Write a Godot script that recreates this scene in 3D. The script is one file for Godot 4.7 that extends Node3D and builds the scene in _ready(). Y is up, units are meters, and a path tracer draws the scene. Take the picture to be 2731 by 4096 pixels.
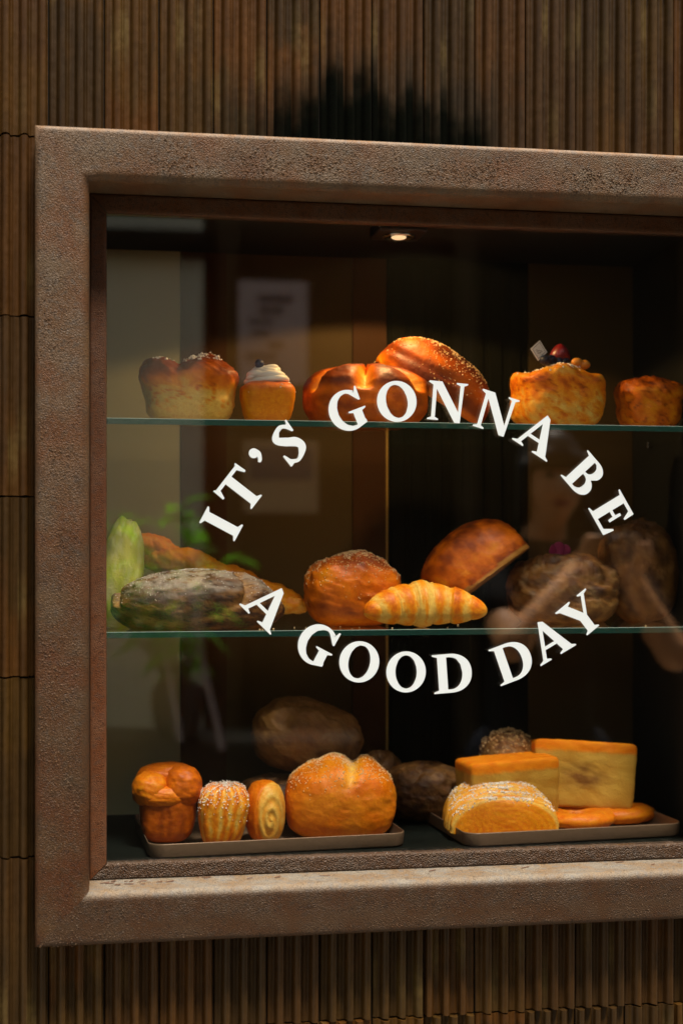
extends Node3D

var M := {}
var names := {}
var rng := RandomNumberGenerator.new()
var nz := FastNoiseLite.new()
var last_pts := PackedVector3Array()
var last_nrm := PackedVector3Array()

# ------------------------------------------------------------------ naming
func put(node: Node3D, called: String, parent: Node = self) -> Node3D:
	var key := "%d/%s" % [parent.get_instance_id(), called]
	var n: int = names.get(key, 0)
	names[key] = n + 1
	node.name = called if n == 0 else "%s_%03d" % [called, n]
	parent.add_child(node, true)
	return node

func part(called: String, mesh: Mesh, mat: Material, parent: Node = self, at := Vector3.ZERO) -> MeshInstance3D:
	var o := MeshInstance3D.new()
	o.mesh = mesh
	o.material_override = mat
	o.position = at
	put(o, called, parent)
	return o

func tag(o: Node, label: String, category: String, group := "", kind := "") -> void:
	if label: o.set_meta("label", label)
	if category: o.set_meta("category", category)
	if group: o.set_meta("group", group)
	if kind: o.set_meta("kind", kind)

func thing(called: String, label: String, category: String, at := Vector3.ZERO, turn := 0.0, group := "") -> Node3D:
	var o := Node3D.new()
	put(o, called)
	o.position = at
	o.rotation_degrees.y = turn
	tag(o, label, category, group)
	return o

# ------------------------------------------------------------------ small maths
func N(p: Vector3, f: float, s := 0.0) -> float:
	return nz.get_noise_3d(p.x * f + s * 17.3, p.y * f - s * 9.1, p.z * f + s * 5.7)

func sm(a: float, b: float, x: float) -> float:
	return smoothstep(a, b, x)

func gs(x: float, w: float) -> float:
	return exp(-x * x / (w * w))

func sup(d: Vector3, e: float) -> Vector3:
	return d * pow(pow(absf(d.x), e) + pow(absf(d.y), e) + pow(absf(d.z), e), -1.0 / e)

func low(y: float, flat: float) -> float:
	return y if y > -flat else -flat + (y + flat) * 0.06

var CR := [Color(0.88, 0.60, 0.12), Color(0.90, 0.345, 0.007), Color(0.76, 0.180, 0.003), Color(0.30, 0.056, 0.003), Color(0.07, 0.014, 0.002)]
func crust(t: float) -> Color:
	t = clampf(t, 0.0, 0.999) * 4.0
	var k := int(t)
	return CR[k].lerp(CR[k + 1], t - k)

var DK := [Color(0.34, 0.18, 0.045), Color(0.20, 0.088, 0.016), Color(0.095, 0.038, 0.007), Color(0.042, 0.016, 0.004), Color(0.014, 0.006, 0.002)]
func rye(t: float) -> Color:
	t = clampf(t, 0.0, 0.999) * 4.0
	var k := int(t)
	return DK[k].lerp(DK[k + 1], t - k)

# ------------------------------------------------------------------ mesh builders
func grid_mesh(nu: int, nv: int, closed_u: bool, f: Callable) -> ArrayMesh:
	# f(u, v) -> [Vector3, Color]; u across, v down
	var P := PackedVector3Array()
	var C := PackedColorArray()
	var cols := nu if closed_u else nu + 1
	for j in nv + 1:
		for i in cols:
			var r: Array = f.call(float(i) / nu, float(j) / nv)
			P.append(r[0])
			C.append(r[1])
	var I := PackedInt32Array()
	var vol := 0.0
	for j in nv:
		for i in nu:
			var a := j * cols + i
			var b := j * cols + (i + 1) % cols
			var c := a + cols
			var d := b + cols
			I.append_array([a, b, c, b, d, c])
			vol += P[a].dot(P[b].cross(P[c])) + P[b].dot(P[d].cross(P[c]))
	if vol > 0.0: # counter-clockwise seen from outside: Godot wants clockwise
		for k in range(0, I.size(), 3):
			var t := I[k]
			I[k] = I[k + 1]
			I[k + 1] = t
	return shaded(P, C, I)

func shaded(P: PackedVector3Array, C: PackedColorArray, I: PackedInt32Array) -> ArrayMesh:
	var Nn := PackedVector3Array()
	Nn.resize(P.size())
	for k in range(0, I.size(), 3):
		var n := (P[I[k + 2]] - P[I[k]]).cross(P[I[k + 1]] - P[I[k]])
		Nn[I[k]] += n
		Nn[I[k + 1]] += n
		Nn[I[k + 2]] += n
	# points that coincide (poles, seams) share their normal
	var same := {}
	for k in P.size():
		var q := Vector3i((P[k] * 20000.0).round())
		same[q] = same.get(q, Vector3.ZERO) + Nn[k]
	for k in P.size():
		Nn[k] = (same[Vector3i((P[k] * 20000.0).round())] as Vector3).normalized()
		if Nn[k].length() < 0.5: Nn[k] = Vector3.UP
	last_pts = P
	last_nrm = Nn
	var A := []
	A.resize(Mesh.ARRAY_MAX)
	A[Mesh.ARRAY_VERTEX] = P
	A[Mesh.ARRAY_NORMAL] = Nn
	A[Mesh.ARRAY_COLOR] = C
	A[Mesh.ARRAY_INDEX] = I
	var m := ArrayMesh.new()
	m.add_surface_from_arrays(Mesh.PRIMITIVE_TRIANGLES, A)
	return m

func blob(called: String, parent: Node, mat: Material, nu: int, nv: int, shape: Callable, tint: Callable) -> MeshInstance3D:
	var f := func(u: float, v: float) -> Array:
		var th := PI * v
		var ph := TAU * u
		var d := Vector3(sin(th) * cos(ph), cos(th), sin(th) * sin(ph))
		var q: Vector3 = shape.call(d)
		return [q, tint.call(d, q)]
	return part(called, grid_mesh(nu, nv, true, f), mat, parent)

func tube_mesh(n: int, ns: int, path: Callable, rad: Callable, tint: Callable) -> ArrayMesh:
	# path(s) -> point, rad(s, phi) -> radius, tint(s, phi) -> colour
	var f := func(u: float, v: float) -> Array:
		var p: Vector3 = path.call(v)
		var t: Vector3 = (path.call(minf(v + 0.01, 1.0)) - path.call(maxf(v - 0.01, 0.0))).normalized()
		var side := t.cross(Vector3.UP)
		if side.length() < 0.05: side = t.cross(Vector3.RIGHT)
		side = side.normalized()
		var up := side.cross(t)
		var ph := TAU * u
		var r: float = rad.call(v, ph)
		return [p + (side * cos(ph) + up * sin(ph)) * r, tint.call(v, ph)]
	return grid_mesh(n, ns, true, f)

func bevel_into(st: SurfaceTool, c: Vector3, s: Vector3, b: float) -> void:
	var h := s * 0.5
	var face := func(pts: Array) -> void:
		var mid := Vector3.ZERO
		for p in pts: mid += p
		mid /= pts.size()
		var nn: Vector3 = (pts[1] - pts[0]).cross(pts[2] - pts[0])
		if nn.dot(mid) > 0.0: pts.reverse()
		for k in range(1, pts.size() - 1):
			for p in [pts[0], pts[k], pts[k + 1]]: st.add_vertex(c + p)
	var V := func(sx: float, sy: float, sz: float, ax: int) -> Vector3:
		var p := Vector3(sx * (h.x - b), sy * (h.y - b), sz * (h.z - b))
		p[ax] = [sx, sy, sz][ax] * h[ax]
		return p
	st.set_smooth_group(-1)
	for s1 in [-1.0, 1.0]:
		face.call([V.call(s1, -1, -1, 0), V.call(s1, 1, -1, 0), V.call(s1, 1, 1, 0), V.call(s1, -1, 1, 0)])
		face.call([V.call(-1, s1, -1, 1), V.call(1, s1, -1, 1), V.call(1, s1, 1, 1), V.call(-1, s1, 1, 1)])
		face.call([V.call(-1, -1, s1, 2), V.call(1, -1, s1, 2), V.call(1, 1, s1, 2), V.call(-1, 1, s1, 2)])
		for s2 in [-1.0, 1.0]:
			face.call([V.call(s1, s2, -1, 0), V.call(s1, s2, 1, 0), V.call(s1, s2, 1, 1), V.call(s1, s2, -1, 1)])
			face.call([V.call(s1, -1, s2, 0), V.call(s1, 1, s2, 0), V.call(s1, 1, s2, 2), V.call(s1, -1, s2, 2)])
			face.call([V.call(-1, s1, s2, 1), V.call(1, s1, s2, 1), V.call(1, s1, s2, 2), V.call(-1, s1, s2, 2)])
			for s3 in [-1.0, 1.0]:
				face.call([V.call(s1, s2, s3, 0), V.call(s1, s2, s3, 1), V.call(s1, s2, s3, 2)])

func bevel(c: Vector3, s: Vector3, b := 0.001) -> ArrayMesh:
	var st := SurfaceTool.new()
	st.begin(Mesh.PRIMITIVE_TRIANGLES)
	bevel_into(st, c, s, b)
	st.generate_normals()
	return st.commit()

func box(called: String, lo: Vector3, hi: Vector3, mat: Material, parent: Node = self, b := 0.001) -> MeshInstance3D:
	return part(called, bevel((lo + hi) * 0.5, hi - lo, b), mat, parent)

func prism(called: String, poly: PackedVector2Array, z0: float, z1: float, mat: Material, parent: Node, holes := []) -> MeshInstance3D:
	# an outline (with holes) in the xy plane, given thickness from z0 to z1
	var st := SurfaceTool.new()
	st.begin(Mesh.PRIMITIVE_TRIANGLES)
	st.set_smooth_group(-1)
	var cuts := [-1e3, 1e3]
	for hl in holes:
		var y := 0.0
		for p in hl: y += p.y
		cuts.append(y / hl.size() + 0.00001)
	cuts.sort()
	for k in cuts.size() - 1:
		var band := PackedVector2Array([Vector2(-1e3, cuts[k]), Vector2(1e3, cuts[k]), Vector2(1e3, cuts[k + 1]), Vector2(-1e3, cuts[k + 1])])
		var bits := Geometry2D.intersect_polygons(poly, band)
		for hl in holes:
			var next := []
			for bt in bits: next.append_array(Geometry2D.clip_polygons(bt, hl))
			bits.assign(next)
		for bt in bits:
			var tri := Geometry2D.triangulate_polygon(bt)
			for t in range(0, tri.size(), 3):
				var a: Vector2 = bt[tri[t]]
				var b: Vector2 = bt[tri[t + 1]]
				var c: Vector2 = bt[tri[t + 2]]
				if (b - a).cross(c - a) > 0.0:
					var w := b
					b = c
					c = w
				for p in [a, b, c]: st.add_vertex(Vector3(p.x, p.y, z1))
				for p in [a, c, b]: st.add_vertex(Vector3(p.x, p.y, z0))
	for ring in [poly] + holes:
		var n: int = ring.size()
		var solid: bool = not Geometry2D.is_polygon_clockwise(ring) # true: runs counter-clockwise in y-up axes
		if ring != poly: solid = not solid
		for k in n:
			var a: Vector2 = ring[k]
			var b: Vector2 = ring[(k + 1) % n]
			if not solid:
				var w := a
				a = b
				b = w
			for p in [Vector3(a.x, a.y, z0), Vector3(b.x, b.y, z1), Vector3(b.x, b.y, z0), Vector3(a.x, a.y, z0), Vector3(a.x, a.y, z1), Vector3(b.x, b.y, z1)]:
				st.add_vertex(p)
	st.generate_normals()
	return part(called, st.commit(), mat, parent)

func grains(called: String, parent: Node, mat: Material, count: int, size: float, keep: Callable, spread := 0.5) -> void:
	# little crystals that lie on the mesh built last
	var st := SurfaceTool.new()
	st.begin(Mesh.PRIMITIVE_TRIANGLES)
	st.set_smooth_group(-1)
	var made := 0
	for tries in count * 12:
		var k := rng.randi() % last_pts.size()
		var p := last_pts[k]
		if rng.randf() > keep.call(p, last_nrm[k]): continue
		var n := last_nrm[k]
		var t := n.cross(Vector3(0.3, 0.8, 0.51)).normalized()
		var b := n.cross(t)
		p += (t * rng.randf_range(-1, 1) + b * rng.randf_range(-1, 1)) * 0.003 - n * size * 0.1
		var r := size * rng.randf_range(1.0 - spread, 1.0 + spread)
		var w := rng.randf() * TAU
		var e := t * cos(w) + b * sin(w)
		var g := b * cos(w) - t * sin(w)
		var q := [p + e * r, p + g * r * 0.8, p - e * r * 0.9, p - g * r * 0.75]
		var top := p + n * r * 0.9 + e * r * 0.2
		for i in 4:
			for v in [top, q[(i + 1) % 4], q[i]]: st.add_vertex(v)
		made += 1
		if made >= count: break
	st.generate_normals()
	var o := part(called, st.commit(), mat, parent)
	o.set_meta("kind", "stuff")

# ------------------------------------------------------------------ materials
func mat(called: String, c: Color, rough := 0.6, spec := 0.5, metal := 0.0) -> StandardMaterial3D:
	# c is the linear base colour
	var m := StandardMaterial3D.new()
	m.resource_name = called
	m.albedo_color = c.linear_to_srgb()
	m.roughness = rough
	m.metallic_specular = spec
	m.metallic = metal
	M[called] = m
	return m

func noise_tex(freq: float, oct: int, seed_: int, kind := FastNoiseLite.TYPE_SIMPLEX_SMOOTH, size := 512) -> ImageTexture:
	var n := FastNoiseLite.new()
	n.noise_type = kind
	n.seed = seed_
	n.frequency = freq
	n.fractal_octaves = oct
	return ImageTexture.create_from_image(n.get_seamless_image(size, size))

func raw(freq: float, oct: int, seed_: int, w: int, h: int, seamless := true, kind := FastNoiseLite.TYPE_SIMPLEX_SMOOTH) -> PackedByteArray:
	var n := FastNoiseLite.new()
	n.noise_type = kind
	n.seed = seed_
	n.frequency = freq
	n.fractal_octaves = oct
	var im := n.get_seamless_image(w, h) if seamless else n.get_image(w, h)
	im.convert(Image.FORMAT_L8)
	return im.get_data()

func relief(m: StandardMaterial3D, tex: Texture2D, cm: float, scale: float, world := false) -> void:
	m.uv1_triplanar = true
	m.uv1_world_triplanar = world
	m.uv1_scale = Vector3.ONE * scale
	m.heightmap_enabled = true
	m.heightmap_texture = tex
	m.heightmap_scale = cm

func tinted(m: StandardMaterial3D) -> void:
	m.vertex_color_use_as_albedo = true
	m.albedo_color = Color.WHITE

func make_materials() -> void:
	var fine := noise_tex(0.02, 5, 3)
	var pores := noise_tex(0.03, 4, 9, FastNoiseLite.TYPE_CELLULAR)
	var mott := Image.create(512, 512, false, Image.FORMAT_RGB8)
	var ma := raw(0.03, 4, 61, 512, 512)
	var mb := raw(0.09, 4, 62, 512, 512)
	for k in 512 * 512:
		var a := sm(0.40, 0.72, ma[k] / 255.0) * 0.32 + sm(0.52, 0.78, mb[k] / 255.0) * 0.50
		var b := 0.86 + 0.14 * (mb[(k * 7 + 1311) % 262144] / 255.0)
		mott.set_pixel(k % 512, k / 512, Color(b, b, b).lerp(Color(0.74, 0.50, 0.30), clampf(a, 0, 1)).linear_to_srgb())
	var mottle := ImageTexture.create_from_image(mott)
	var crustm := mat("crust", Color.WHITE, 0.50, 0.38)
	tinted(crustm)
	crustm.albedo_texture = mottle
	relief(crustm, fine, 0.055, 9.0)
	var soft := mat("soft_crumb", Color.WHITE, 0.75, 0.3)
	tinted(soft)
	relief(soft, pores, 0.05, 22.0)
	var rough := mat("rough_crust", Color.WHITE, 0.6, 0.45)
	tinted(rough)
	rough.albedo_texture = mottle
	relief(rough, pores, 0.13, 9.0)
	mat("sugar", Color(0.86, 0.80, 0.68), 0.4, 0.6)
	mat("brown_sugar", Color(0.72, 0.50, 0.22), 0.45, 0.6)
	mat("cream", Color(0.82, 0.80, 0.68), 0.45, 0.5)
	mat("blueberry", Color(0.012, 0.016, 0.04), 0.5, 0.4)
	mat("strawberry", Color(0.20, 0.008, 0.010), 0.35, 0.6)
	mat("peach", Color(0.75, 0.30, 0.03), 0.4, 0.5)
	mat("petal", Color(0.30, 0.022, 0.09), 0.6, 0.4)
	mat("tag_card", Color(0.75, 0.74, 0.68), 0.6, 0.4)
	mat("tag_print", Color(0.10, 0.09, 0.08), 0.7, 0.3)
	mat("vinyl", Color(0.64, 0.69, 0.72), 0.55, 0.4)
	var tray := mat("tray_steel", Color(0.22, 0.14, 0.08), 0.45, 0.5, 0.35)
	relief(tray, fine, 0.03, 7.0)
	mat("cream_panel", Color(0.33, 0.32, 0.18), 0.8, 0.3)
	var wood := mat("door_wood", Color(0.070, 0.046, 0.016), 0.6, 0.2)
	relief(wood, fine, 0.02, 5.0)
	mat("stile_wood", Color(0.060, 0.026, 0.008), 0.6, 0.2)
	mat("black_door", Color(0.010, 0.010, 0.006), 0.75, 0.12)
	mat("case_dark", Color(0.022, 0.022, 0.017), 0.7, 0.15)
	mat("case_floor", Color(0.007, 0.009, 0.007), 0.55, 0.15)
	mat("gold_glint", Color(0.62, 0.40, 0.10), 0.4, 0.5, 0.3)  # golden highlight of the door edge, put into the base colour
	mat("chrome", Color(0.6, 0.58, 0.52), 0.2, 0.5, 1.0)
	mat("lamp_body", Color(0.01, 0.01, 0.01), 0.5, 0.4)
	var glow := mat("lamp_glow", Color(0.9, 0.8, 0.6), 0.4, 0.5)
	glow.emission_enabled = true
	glow.emission = Color(1.0, 0.88, 0.66)
	glow.emission_energy_multiplier = 0.55
	var g := mat("window_glass", Color(1, 1, 1), 0.02, 0.5)
	g.transparency = BaseMaterial3D.TRANSPARENCY_ALPHA
	g.albedo_color = Color(0.9, 0.95, 0.92, 0.0)
	var sg := mat("shelf_glass", Color(1, 1, 1), 0.03, 0.5)
	sg.transparency = BaseMaterial3D.TRANSPARENCY_ALPHA
	sg.albedo_color = Color(0.20, 0.45, 0.36, 0.03)
	mat("glass_edge", Color(0.012, 0.045, 0.034), 0.15, 0.6)
	mat("glass_arris", Color(0.50, 0.68, 0.60), 0.25, 0.6)
	mat("grout", Color(0.012, 0.010, 0.008), 0.9, 0.2)
	# outside
	var plaster := mat("plaster", Color(0.62, 0.60, 0.46), 0.85, 0.3)
	relief(plaster, fine, 0.2, 1.0)
	mat("facade_dark", Color(0.008, 0.0075, 0.006), 0.8, 0.2)
	mat("facade_upper", Color(0.10, 0.08, 0.05), 0.85, 0.3)
	mat("facade_wood", Color(0.04, 0.026, 0.012), 0.7, 0.3)
	mat("poster_paper", Color(0.50, 0.41, 0.40), 0.6, 0.4)
	mat("poster_ink", Color(0.17, 0.13, 0.13), 0.6, 0.4)
	mat("poster_brown", Color(0.52, 0.36, 0.20), 0.6, 0.4)
	var asph := mat("asphalt", Color(0.05, 0.05, 0.048), 0.9, 0.3)
	relief(asph, pores, 0.4, 2.0)
	var pave := mat("pavement", Color(0.33, 0.30, 0.25), 0.85, 0.3)
	relief(pave, fine, 0.3, 2.0)
	mat("pot", Color(0.015, 0.016, 0.015), 0.5, 0.5)
	mat("planter_grey", Color(0.035, 0.033, 0.027), 0.8, 0.3)
	mat("stem", Color(0.22, 0.20, 0.15), 0.8, 0.3)
	var leaf := mat("leaf", Color(0.10, 0.26, 0.03), 0.5, 0.4)
	leaf.cull_mode = BaseMaterial3D.CULL_DISABLED
	leaf.backlight_enabled = true
	leaf.backlight = Color(0.5, 0.9, 0.15)
	mat("skin", Color(0.72, 0.34, 0.14), 0.55, 0.4)
	mat("shirt", Color(0.012, 0.012, 0.013), 0.9, 0.2)
	mat("trousers", Color(0.02, 0.022, 0.03), 0.9, 0.2)
	mat("hair", Color(0.012, 0.009, 0.007), 0.5, 0.4)
	mat("shoe", Color(0.03, 0.03, 0.03), 0.6, 0.4)
	mat("flake", Color(0.10, 0.05, 0.03), 0.8, 0.3)
	make_rust()
	make_wall_texture()

func make_rust() -> void:
	var S := 1024
	var big := raw(0.006, 3, 11, S, S)
	var mid := raw(0.03, 4, 12, S, S)
	var fin := raw(0.20, 3, 13, S, S)
	var pit := raw(0.13, 2, 14, S, S, true, FastNoiseLite.TYPE_CELLULAR)
	var alb := PackedByteArray()
	alb.resize(S * S * 3)
	var hgt := PackedByteArray()
	hgt.resize(S * S)
	var dust := Vector3(0.205, 0.136, 0.084)
	var rust := Vector3(0.190, 0.100, 0.045)
	var grey := Vector3(0.135, 0.100, 0.076)
	var dark := Vector3(0.070, 0.040, 0.024)
	for k in S * S:
		var b := big[k] / 255.0
		var m := mid[k] / 255.0
		var f := fin[k] / 255.0
		var p := pit[k] / 255.0
		var c := rust.lerp(dust, clampf((b - 0.35) * 2.6 + (f - 0.5) * 0.5, 0, 1))
		c = c.lerp(grey, clampf((m - 0.56) * 3.5, 0, 0.75))
		c = c.lerp(dark, clampf((0.45 - m) * 3.2 + (0.40 - f) * 2.2, 0, 0.85))
		c *= 0.55 + 0.90 * f
		c *= 1.9
		alb[k * 3] = int(255 * pow(minf(c.x, 1.0), 0.4545))
		alb[k * 3 + 1] = int(255 * pow(c.y, 0.4545))
		alb[k * 3 + 2] = int(255 * pow(c.z, 0.4545))
		var bump := clampf((p - 0.25) * 1.6, 0, 1)
		hgt[k] = int(clampf(0.10 * m + 0.66 * f + 0.24 * (1.0 - bump) * clampf((b - 0.35) * 2.5, 0, 1), 0, 1) * 255)
	var ta := ImageTexture.create_from_image(Image.create_from_data(S, S, false, Image.FORMAT_RGB8, alb))
	var th := ImageTexture.create_from_image(Image.create_from_data(S, S, false, Image.FORMAT_L8, hgt))
	for spec in [["rust", 2.4, 0.20, 0.5, 0.35], ["rust_dark", 3.0, 0.14, 0.6, 0.25], ["rust_coarse", 2.0, 0.55, 0.5, 0.4]]:
		var m := mat(spec[0], Color.WHITE, spec[3], spec[4])
		tinted(m)
		m.albedo_texture = ta
		relief(m, th, spec[2], spec[1], true)

# the tiled wall: joints every PW across and PH up, from (JX, JY)
const PW := 0.0705
const PH := 0.2315
const JX := 0.0644
const JY := 2.0295
const TX0 := -0.22
const TY0 := 0.72
const TS := 1.6
func hsh(i: int, j: int, k: int) -> float:
	var x := sin(i * 127.1 + j * 311.7 + k * 74.7) * 43758.5453
	return x - floorf(x)

func make_wall_texture() -> void:
	var S := 1100
	var a := raw(0.02, 4, 21, S, S)
	var b := raw(0.10, 3, 22, S, S)
	var streak := raw(0.10, 3, 23, S, 128)
	var d := PackedByteArray()
	d.resize(S * S * 3)
	var rg := PackedByteArray()
	rg.resize(S * S)
	var mg := PackedByteArray()
	mg.resize(S * S)
	var pal := [Vector3(0.135, 0.052, 0.008), Vector3(0.092, 0.038, 0.009), Vector3(0.072, 0.042, 0.010), Vector3(0.034, 0.021, 0.008), Vector3(0.056, 0.030, 0.014), Vector3(0.110, 0.054, 0.009)]
	for y in S:
		var wy := TY0 + TS * (1.0 - (y + 0.5) / S)
		var fj := (wy - JY) / PH
		var j := floori(fj)
		var v := fj - j
		var sy := (y * 128 / S) * S
		for x in S:
			var wx := TX0 + TS * (x + 0.5) / S
			var fi := (wx - JX) / PW
			var i := floori(fi)
			var rib := int((fi - i) * 6.0 + 0.25)
			var h := hsh(i, j, 1)
			var c: Vector3 = pal[int(h * 6.0) % 6]
			if wx > 0.42 and wx < 0.66 and wy > 1.9: c = pal[3 + int(h * 2.0)]
			if wy < 1.0: c = c.lerp(pal[3], 0.45)
			var k := y * S + x
			var na := a[k] / 255.0
			var nb := b[k] / 255.0
			var ns := streak[sy + x] / 255.0
			# glaze runs from one tone to another along the tile, differently on each rib
			var o: Vector3 = pal[int(hsh(i, j, 2) * 6.0) % 6]
			var edge := 0.25 + 0.5 * hsh(i, j, 3) + (hsh(i * 6 + rib, j, 4) - 0.5) * 0.35
			c = c.lerp(o, sm(edge - 0.2, edge + 0.2, v + (na - 0.5) * 0.6))
			c *= 0.85 + 0.3 * hsh(i * 6 + rib, j, 5)
			c = c.lerp(Vector3(0.075, 0.036, 0.008), 0.45) * 0.76
			c *= 0.50 + 0.52 * ns
			c *= 0.85 + 0.3 * nb
			# grey lime bloom on some ribs
			var bl := hsh(i * 6 + rib, j, 6)
			if bl > 0.6:
				var at := 0.1 + 0.8 * hsh(i * 6 + rib, j, 7)
				c = c.lerp(Vector3(0.11, 0.085, 0.040), clampf(gs(v - at, 0.13) * (bl - 0.55) * 1.5 * (0.4 + nb), 0, 0.75))
			# black algae that grew up from the top of the frame
			var reach := 2.050 + 0.050 * gs(wx - 0.35, 0.20) + 0.06 * (hsh(i * 6 + rib, 0, 8) - 0.5) + 0.05 * (na - 0.5) + 0.035 * gs(wx - 0.30, 0.06)
			c *= Vector3(1.02, 0.84, 0.44)
			rg[k] = int(255 * clampf(0.30 + 0.22 * nb, 0, 1))
			if wy > 1.9:
				var moss := (1.0 - sm(reach - 0.045, reach + 0.06, wy)) * sm(0.09, 0.24, wx) * (1.0 - sm(0.49, 0.54, wx))
				c = c.lerp(Vector3(0.003, 0.004, 0.002), moss)
				rg[k] = int(lerpf(rg[k], 255, moss))
				mg[k] = int(255 * moss)
			d[k * 3] = int(255 * pow(clampf(c.x, 0, 1), 0.4545))
			d[k * 3 + 1] = int(255 * pow(clampf(c.y, 0, 1), 0.4545))
			d[k * 3 + 2] = int(255 * pow(clampf(c.z, 0, 1), 0.4545))
	var m := mat("tile_glaze", Color.WHITE, 1.0, 0.30)
	m.roughness_texture = ImageTexture.create_from_image(Image.create_from_data(S, S, false, Image.FORMAT_L8, rg))
	m.roughness_texture_channel = BaseMaterial3D.TEXTURE_CHANNEL_GRAYSCALE
	m.metallic = 1.0 # the algae swallow the gloss of the glaze
	m.metallic_texture = ImageTexture.create_from_image(Image.create_from_data(S, S, false, Image.FORMAT_L8, mg))
	m.metallic_texture_channel = BaseMaterial3D.TEXTURE_CHANNEL_GRAYSCALE
	m.albedo_color = Color.WHITE
	m.albedo_texture = ImageTexture.create_from_image(Image.create_from_data(S, S, false, Image.FORMAT_RGB8, d))
	m.heightmap_enabled = true
	m.heightmap_texture = noise_tex(0.09, 4, 31, FastNoiseLite.TYPE_SIMPLEX_SMOOTH, 1024)
	m.heightmap_scale = 0.03

# ------------------------------------------------------------------ wall of ribbed tiles
func tile_into(st: SurfaceTool, i: int, j: int, lo := -1e3, hi := 1e3, xa := -1e3, xb := 1e3) -> void:
	var x0 := JX + PW * i + 0.0007
	var w := PW - 0.0014
	var y0 := JY + PH * j
	var prof := []
	var per := w / 3.0
	for k in 3:
		var x := k * per
		for q in [[0.0005, 0.0], [0.0022, 0.0012], [0.0046, 0.0014], [0.0066, 0.0003], [0.0100, 0.0004], [0.0112, 0.0042], [0.0136, 0.0078], [0.0168, 0.0096], [0.0198, 0.0094], [0.0214, 0.0072], [0.0222, 0.0002]]:
			prof.append(Vector2(x + q[0] * per / 0.0230, q[1] * 1.2))
	prof.append(Vector2(w, 0.0002))
	if hsh(i, j, 10) > 0.93: # laid the other way up
		for p in prof.size(): prof[p] = Vector2(w - prof[p].x, prof[p].y)
		prof.reverse()
	var dz := (hsh(i, j, 11) - 0.5) * 0.0016
	var tilt := (hsh(i, j, 12) - 0.5) * 0.0012
	var dx := (hsh(i, j, 13) - 0.5) * 0.0006
	st.set_smooth_group(0)
	var P := []
	for p in prof.size():
		var e := (hsh(i * 40 + p, j, 14) - 0.5) * 0.0010 + (hsh(i * 6 + p / 4, j, 15) - 0.5) * 0.0018
		var X: float = x0 + dx + prof[p].x
		var z: float = prof[p].y + dz
		if X < xa or X > xb: continue
		P.append([Vector3(X, maxf(lo, y0 + 0.0009 + absf(e)), z - tilt), Vector3(X, minf(hi, y0 + PH - 0.0009 + e * 0.6), z + tilt)])
	var back := -0.006
	var add := func(v: Vector3) -> void:
		st.set_uv(Vector2((v.x - TX0) / TS, 1.0 - (v.y - TY0) / TS))
		st.add_vertex(v)
	for p in P.size() - 1:
		var a: Vector3 = P[p][0]
		var b: Vector3 = P[p + 1][0]
		var c: Vector3 = P[p + 1][1]
		var d: Vector3 = P[p][1]
		st.set_smooth_group(0)
		for v in [a, c, b, a, d, c]: add.call(v)
		st.set_smooth_group(-1)
		var zb := Vector3(0, 0, back)
		var a0 := Vector3(a.x, a.y, back)
		var b0 := Vector3(b.x, b.y, back)
		for v in [a0, a, b, a0, b, b0]: add.call(v)
		var c0 := Vector3(c.x, c.y, back)
		var d0 := Vector3(d.x, d.y, back)
		for v in [d, d0, c, d0, c0, c]: add.call(v)
	for side in [[P[0], false], [P[-1], true]]:
		var a: Vector3 = side[0][0]
		var d: Vector3 = side[0][1]
		var a0 := Vector3(a.x, a.y, back)
		var d0 := Vector3(d.x, d.y, back)
		for v in ([a, a0, d, a0, d0, d] if not side[1] else [a, d, a0, a0, d, d0]): add.call(v)

func build_wall() -> void:
	var wall := thing("tiled_wall", "dark brown wall of vertical ribbed ceramic tiles around the window", "wall")
	var st := SurfaceTool.new()
	st.begin(Mesh.PRIMITIVE_TRIANGLES)
	for b in [[-2.5, -0.05, 0.0, 3.6], [0.88, 3.5, 0.0, 3.6], [-0.05, 0.88, 0.0, 1.03], [-0.05, 0.88, 2.0, 3.6]]:
		bevel_into(st, Vector3((b[0] + b[1]) / 2, (b[2] + b[3]) / 2, -0.129), Vector3(b[1] - b[0], b[3] - b[2], 0.25), 0.0)
	st.generate_normals()
	part("mortar_bed", st.commit(), M.grout, wall)
	var rest := SurfaceTool.new()
	rest.begin(Mesh.PRIMITIVE_TRIANGLES)
	for j in range(-9, 7):
		for i in range(-36, 48):
			var x0 := JX + PW * i
			var y0 := JY + PH * j
			# tiles that meet the opening are cut to end under the frame
			var lo := -1e3
			var hi := 1e3
			var xa := -1e3
			var xb := 1e3
			if x0 + PW > -0.05 and x0 < 0.88 and y0 + PH > 1.03 and y0 < 2.0:
				if y0 + PH > 2.0: lo = 2.0
				elif y0 < 1.03: hi = 1.03
				elif x0 < -0.05: xb = -0.05
				elif x0 + PW > 0.88: xa = 0.88
				else: continue
			if x0 > -0.52 and x0 < 1.2 and y0 > 0.55 and y0 < 2.4:
				var t := SurfaceTool.new()
				t.begin(Mesh.PRIMITIVE_TRIANGLES)
				tile_into(t, i, j, lo, hi, xa, xb)
				t.generate_normals()
				part("tile", t.commit(), M.tile_glaze, wall)
			else:
				tile_into(rest, i, j, lo, hi, xa, xb)
	rest.generate_normals()
	var o := part("outer_tiles", rest.commit(), M.tile_glaze, wall)
	o.set_meta("kind", "stuff")

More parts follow.
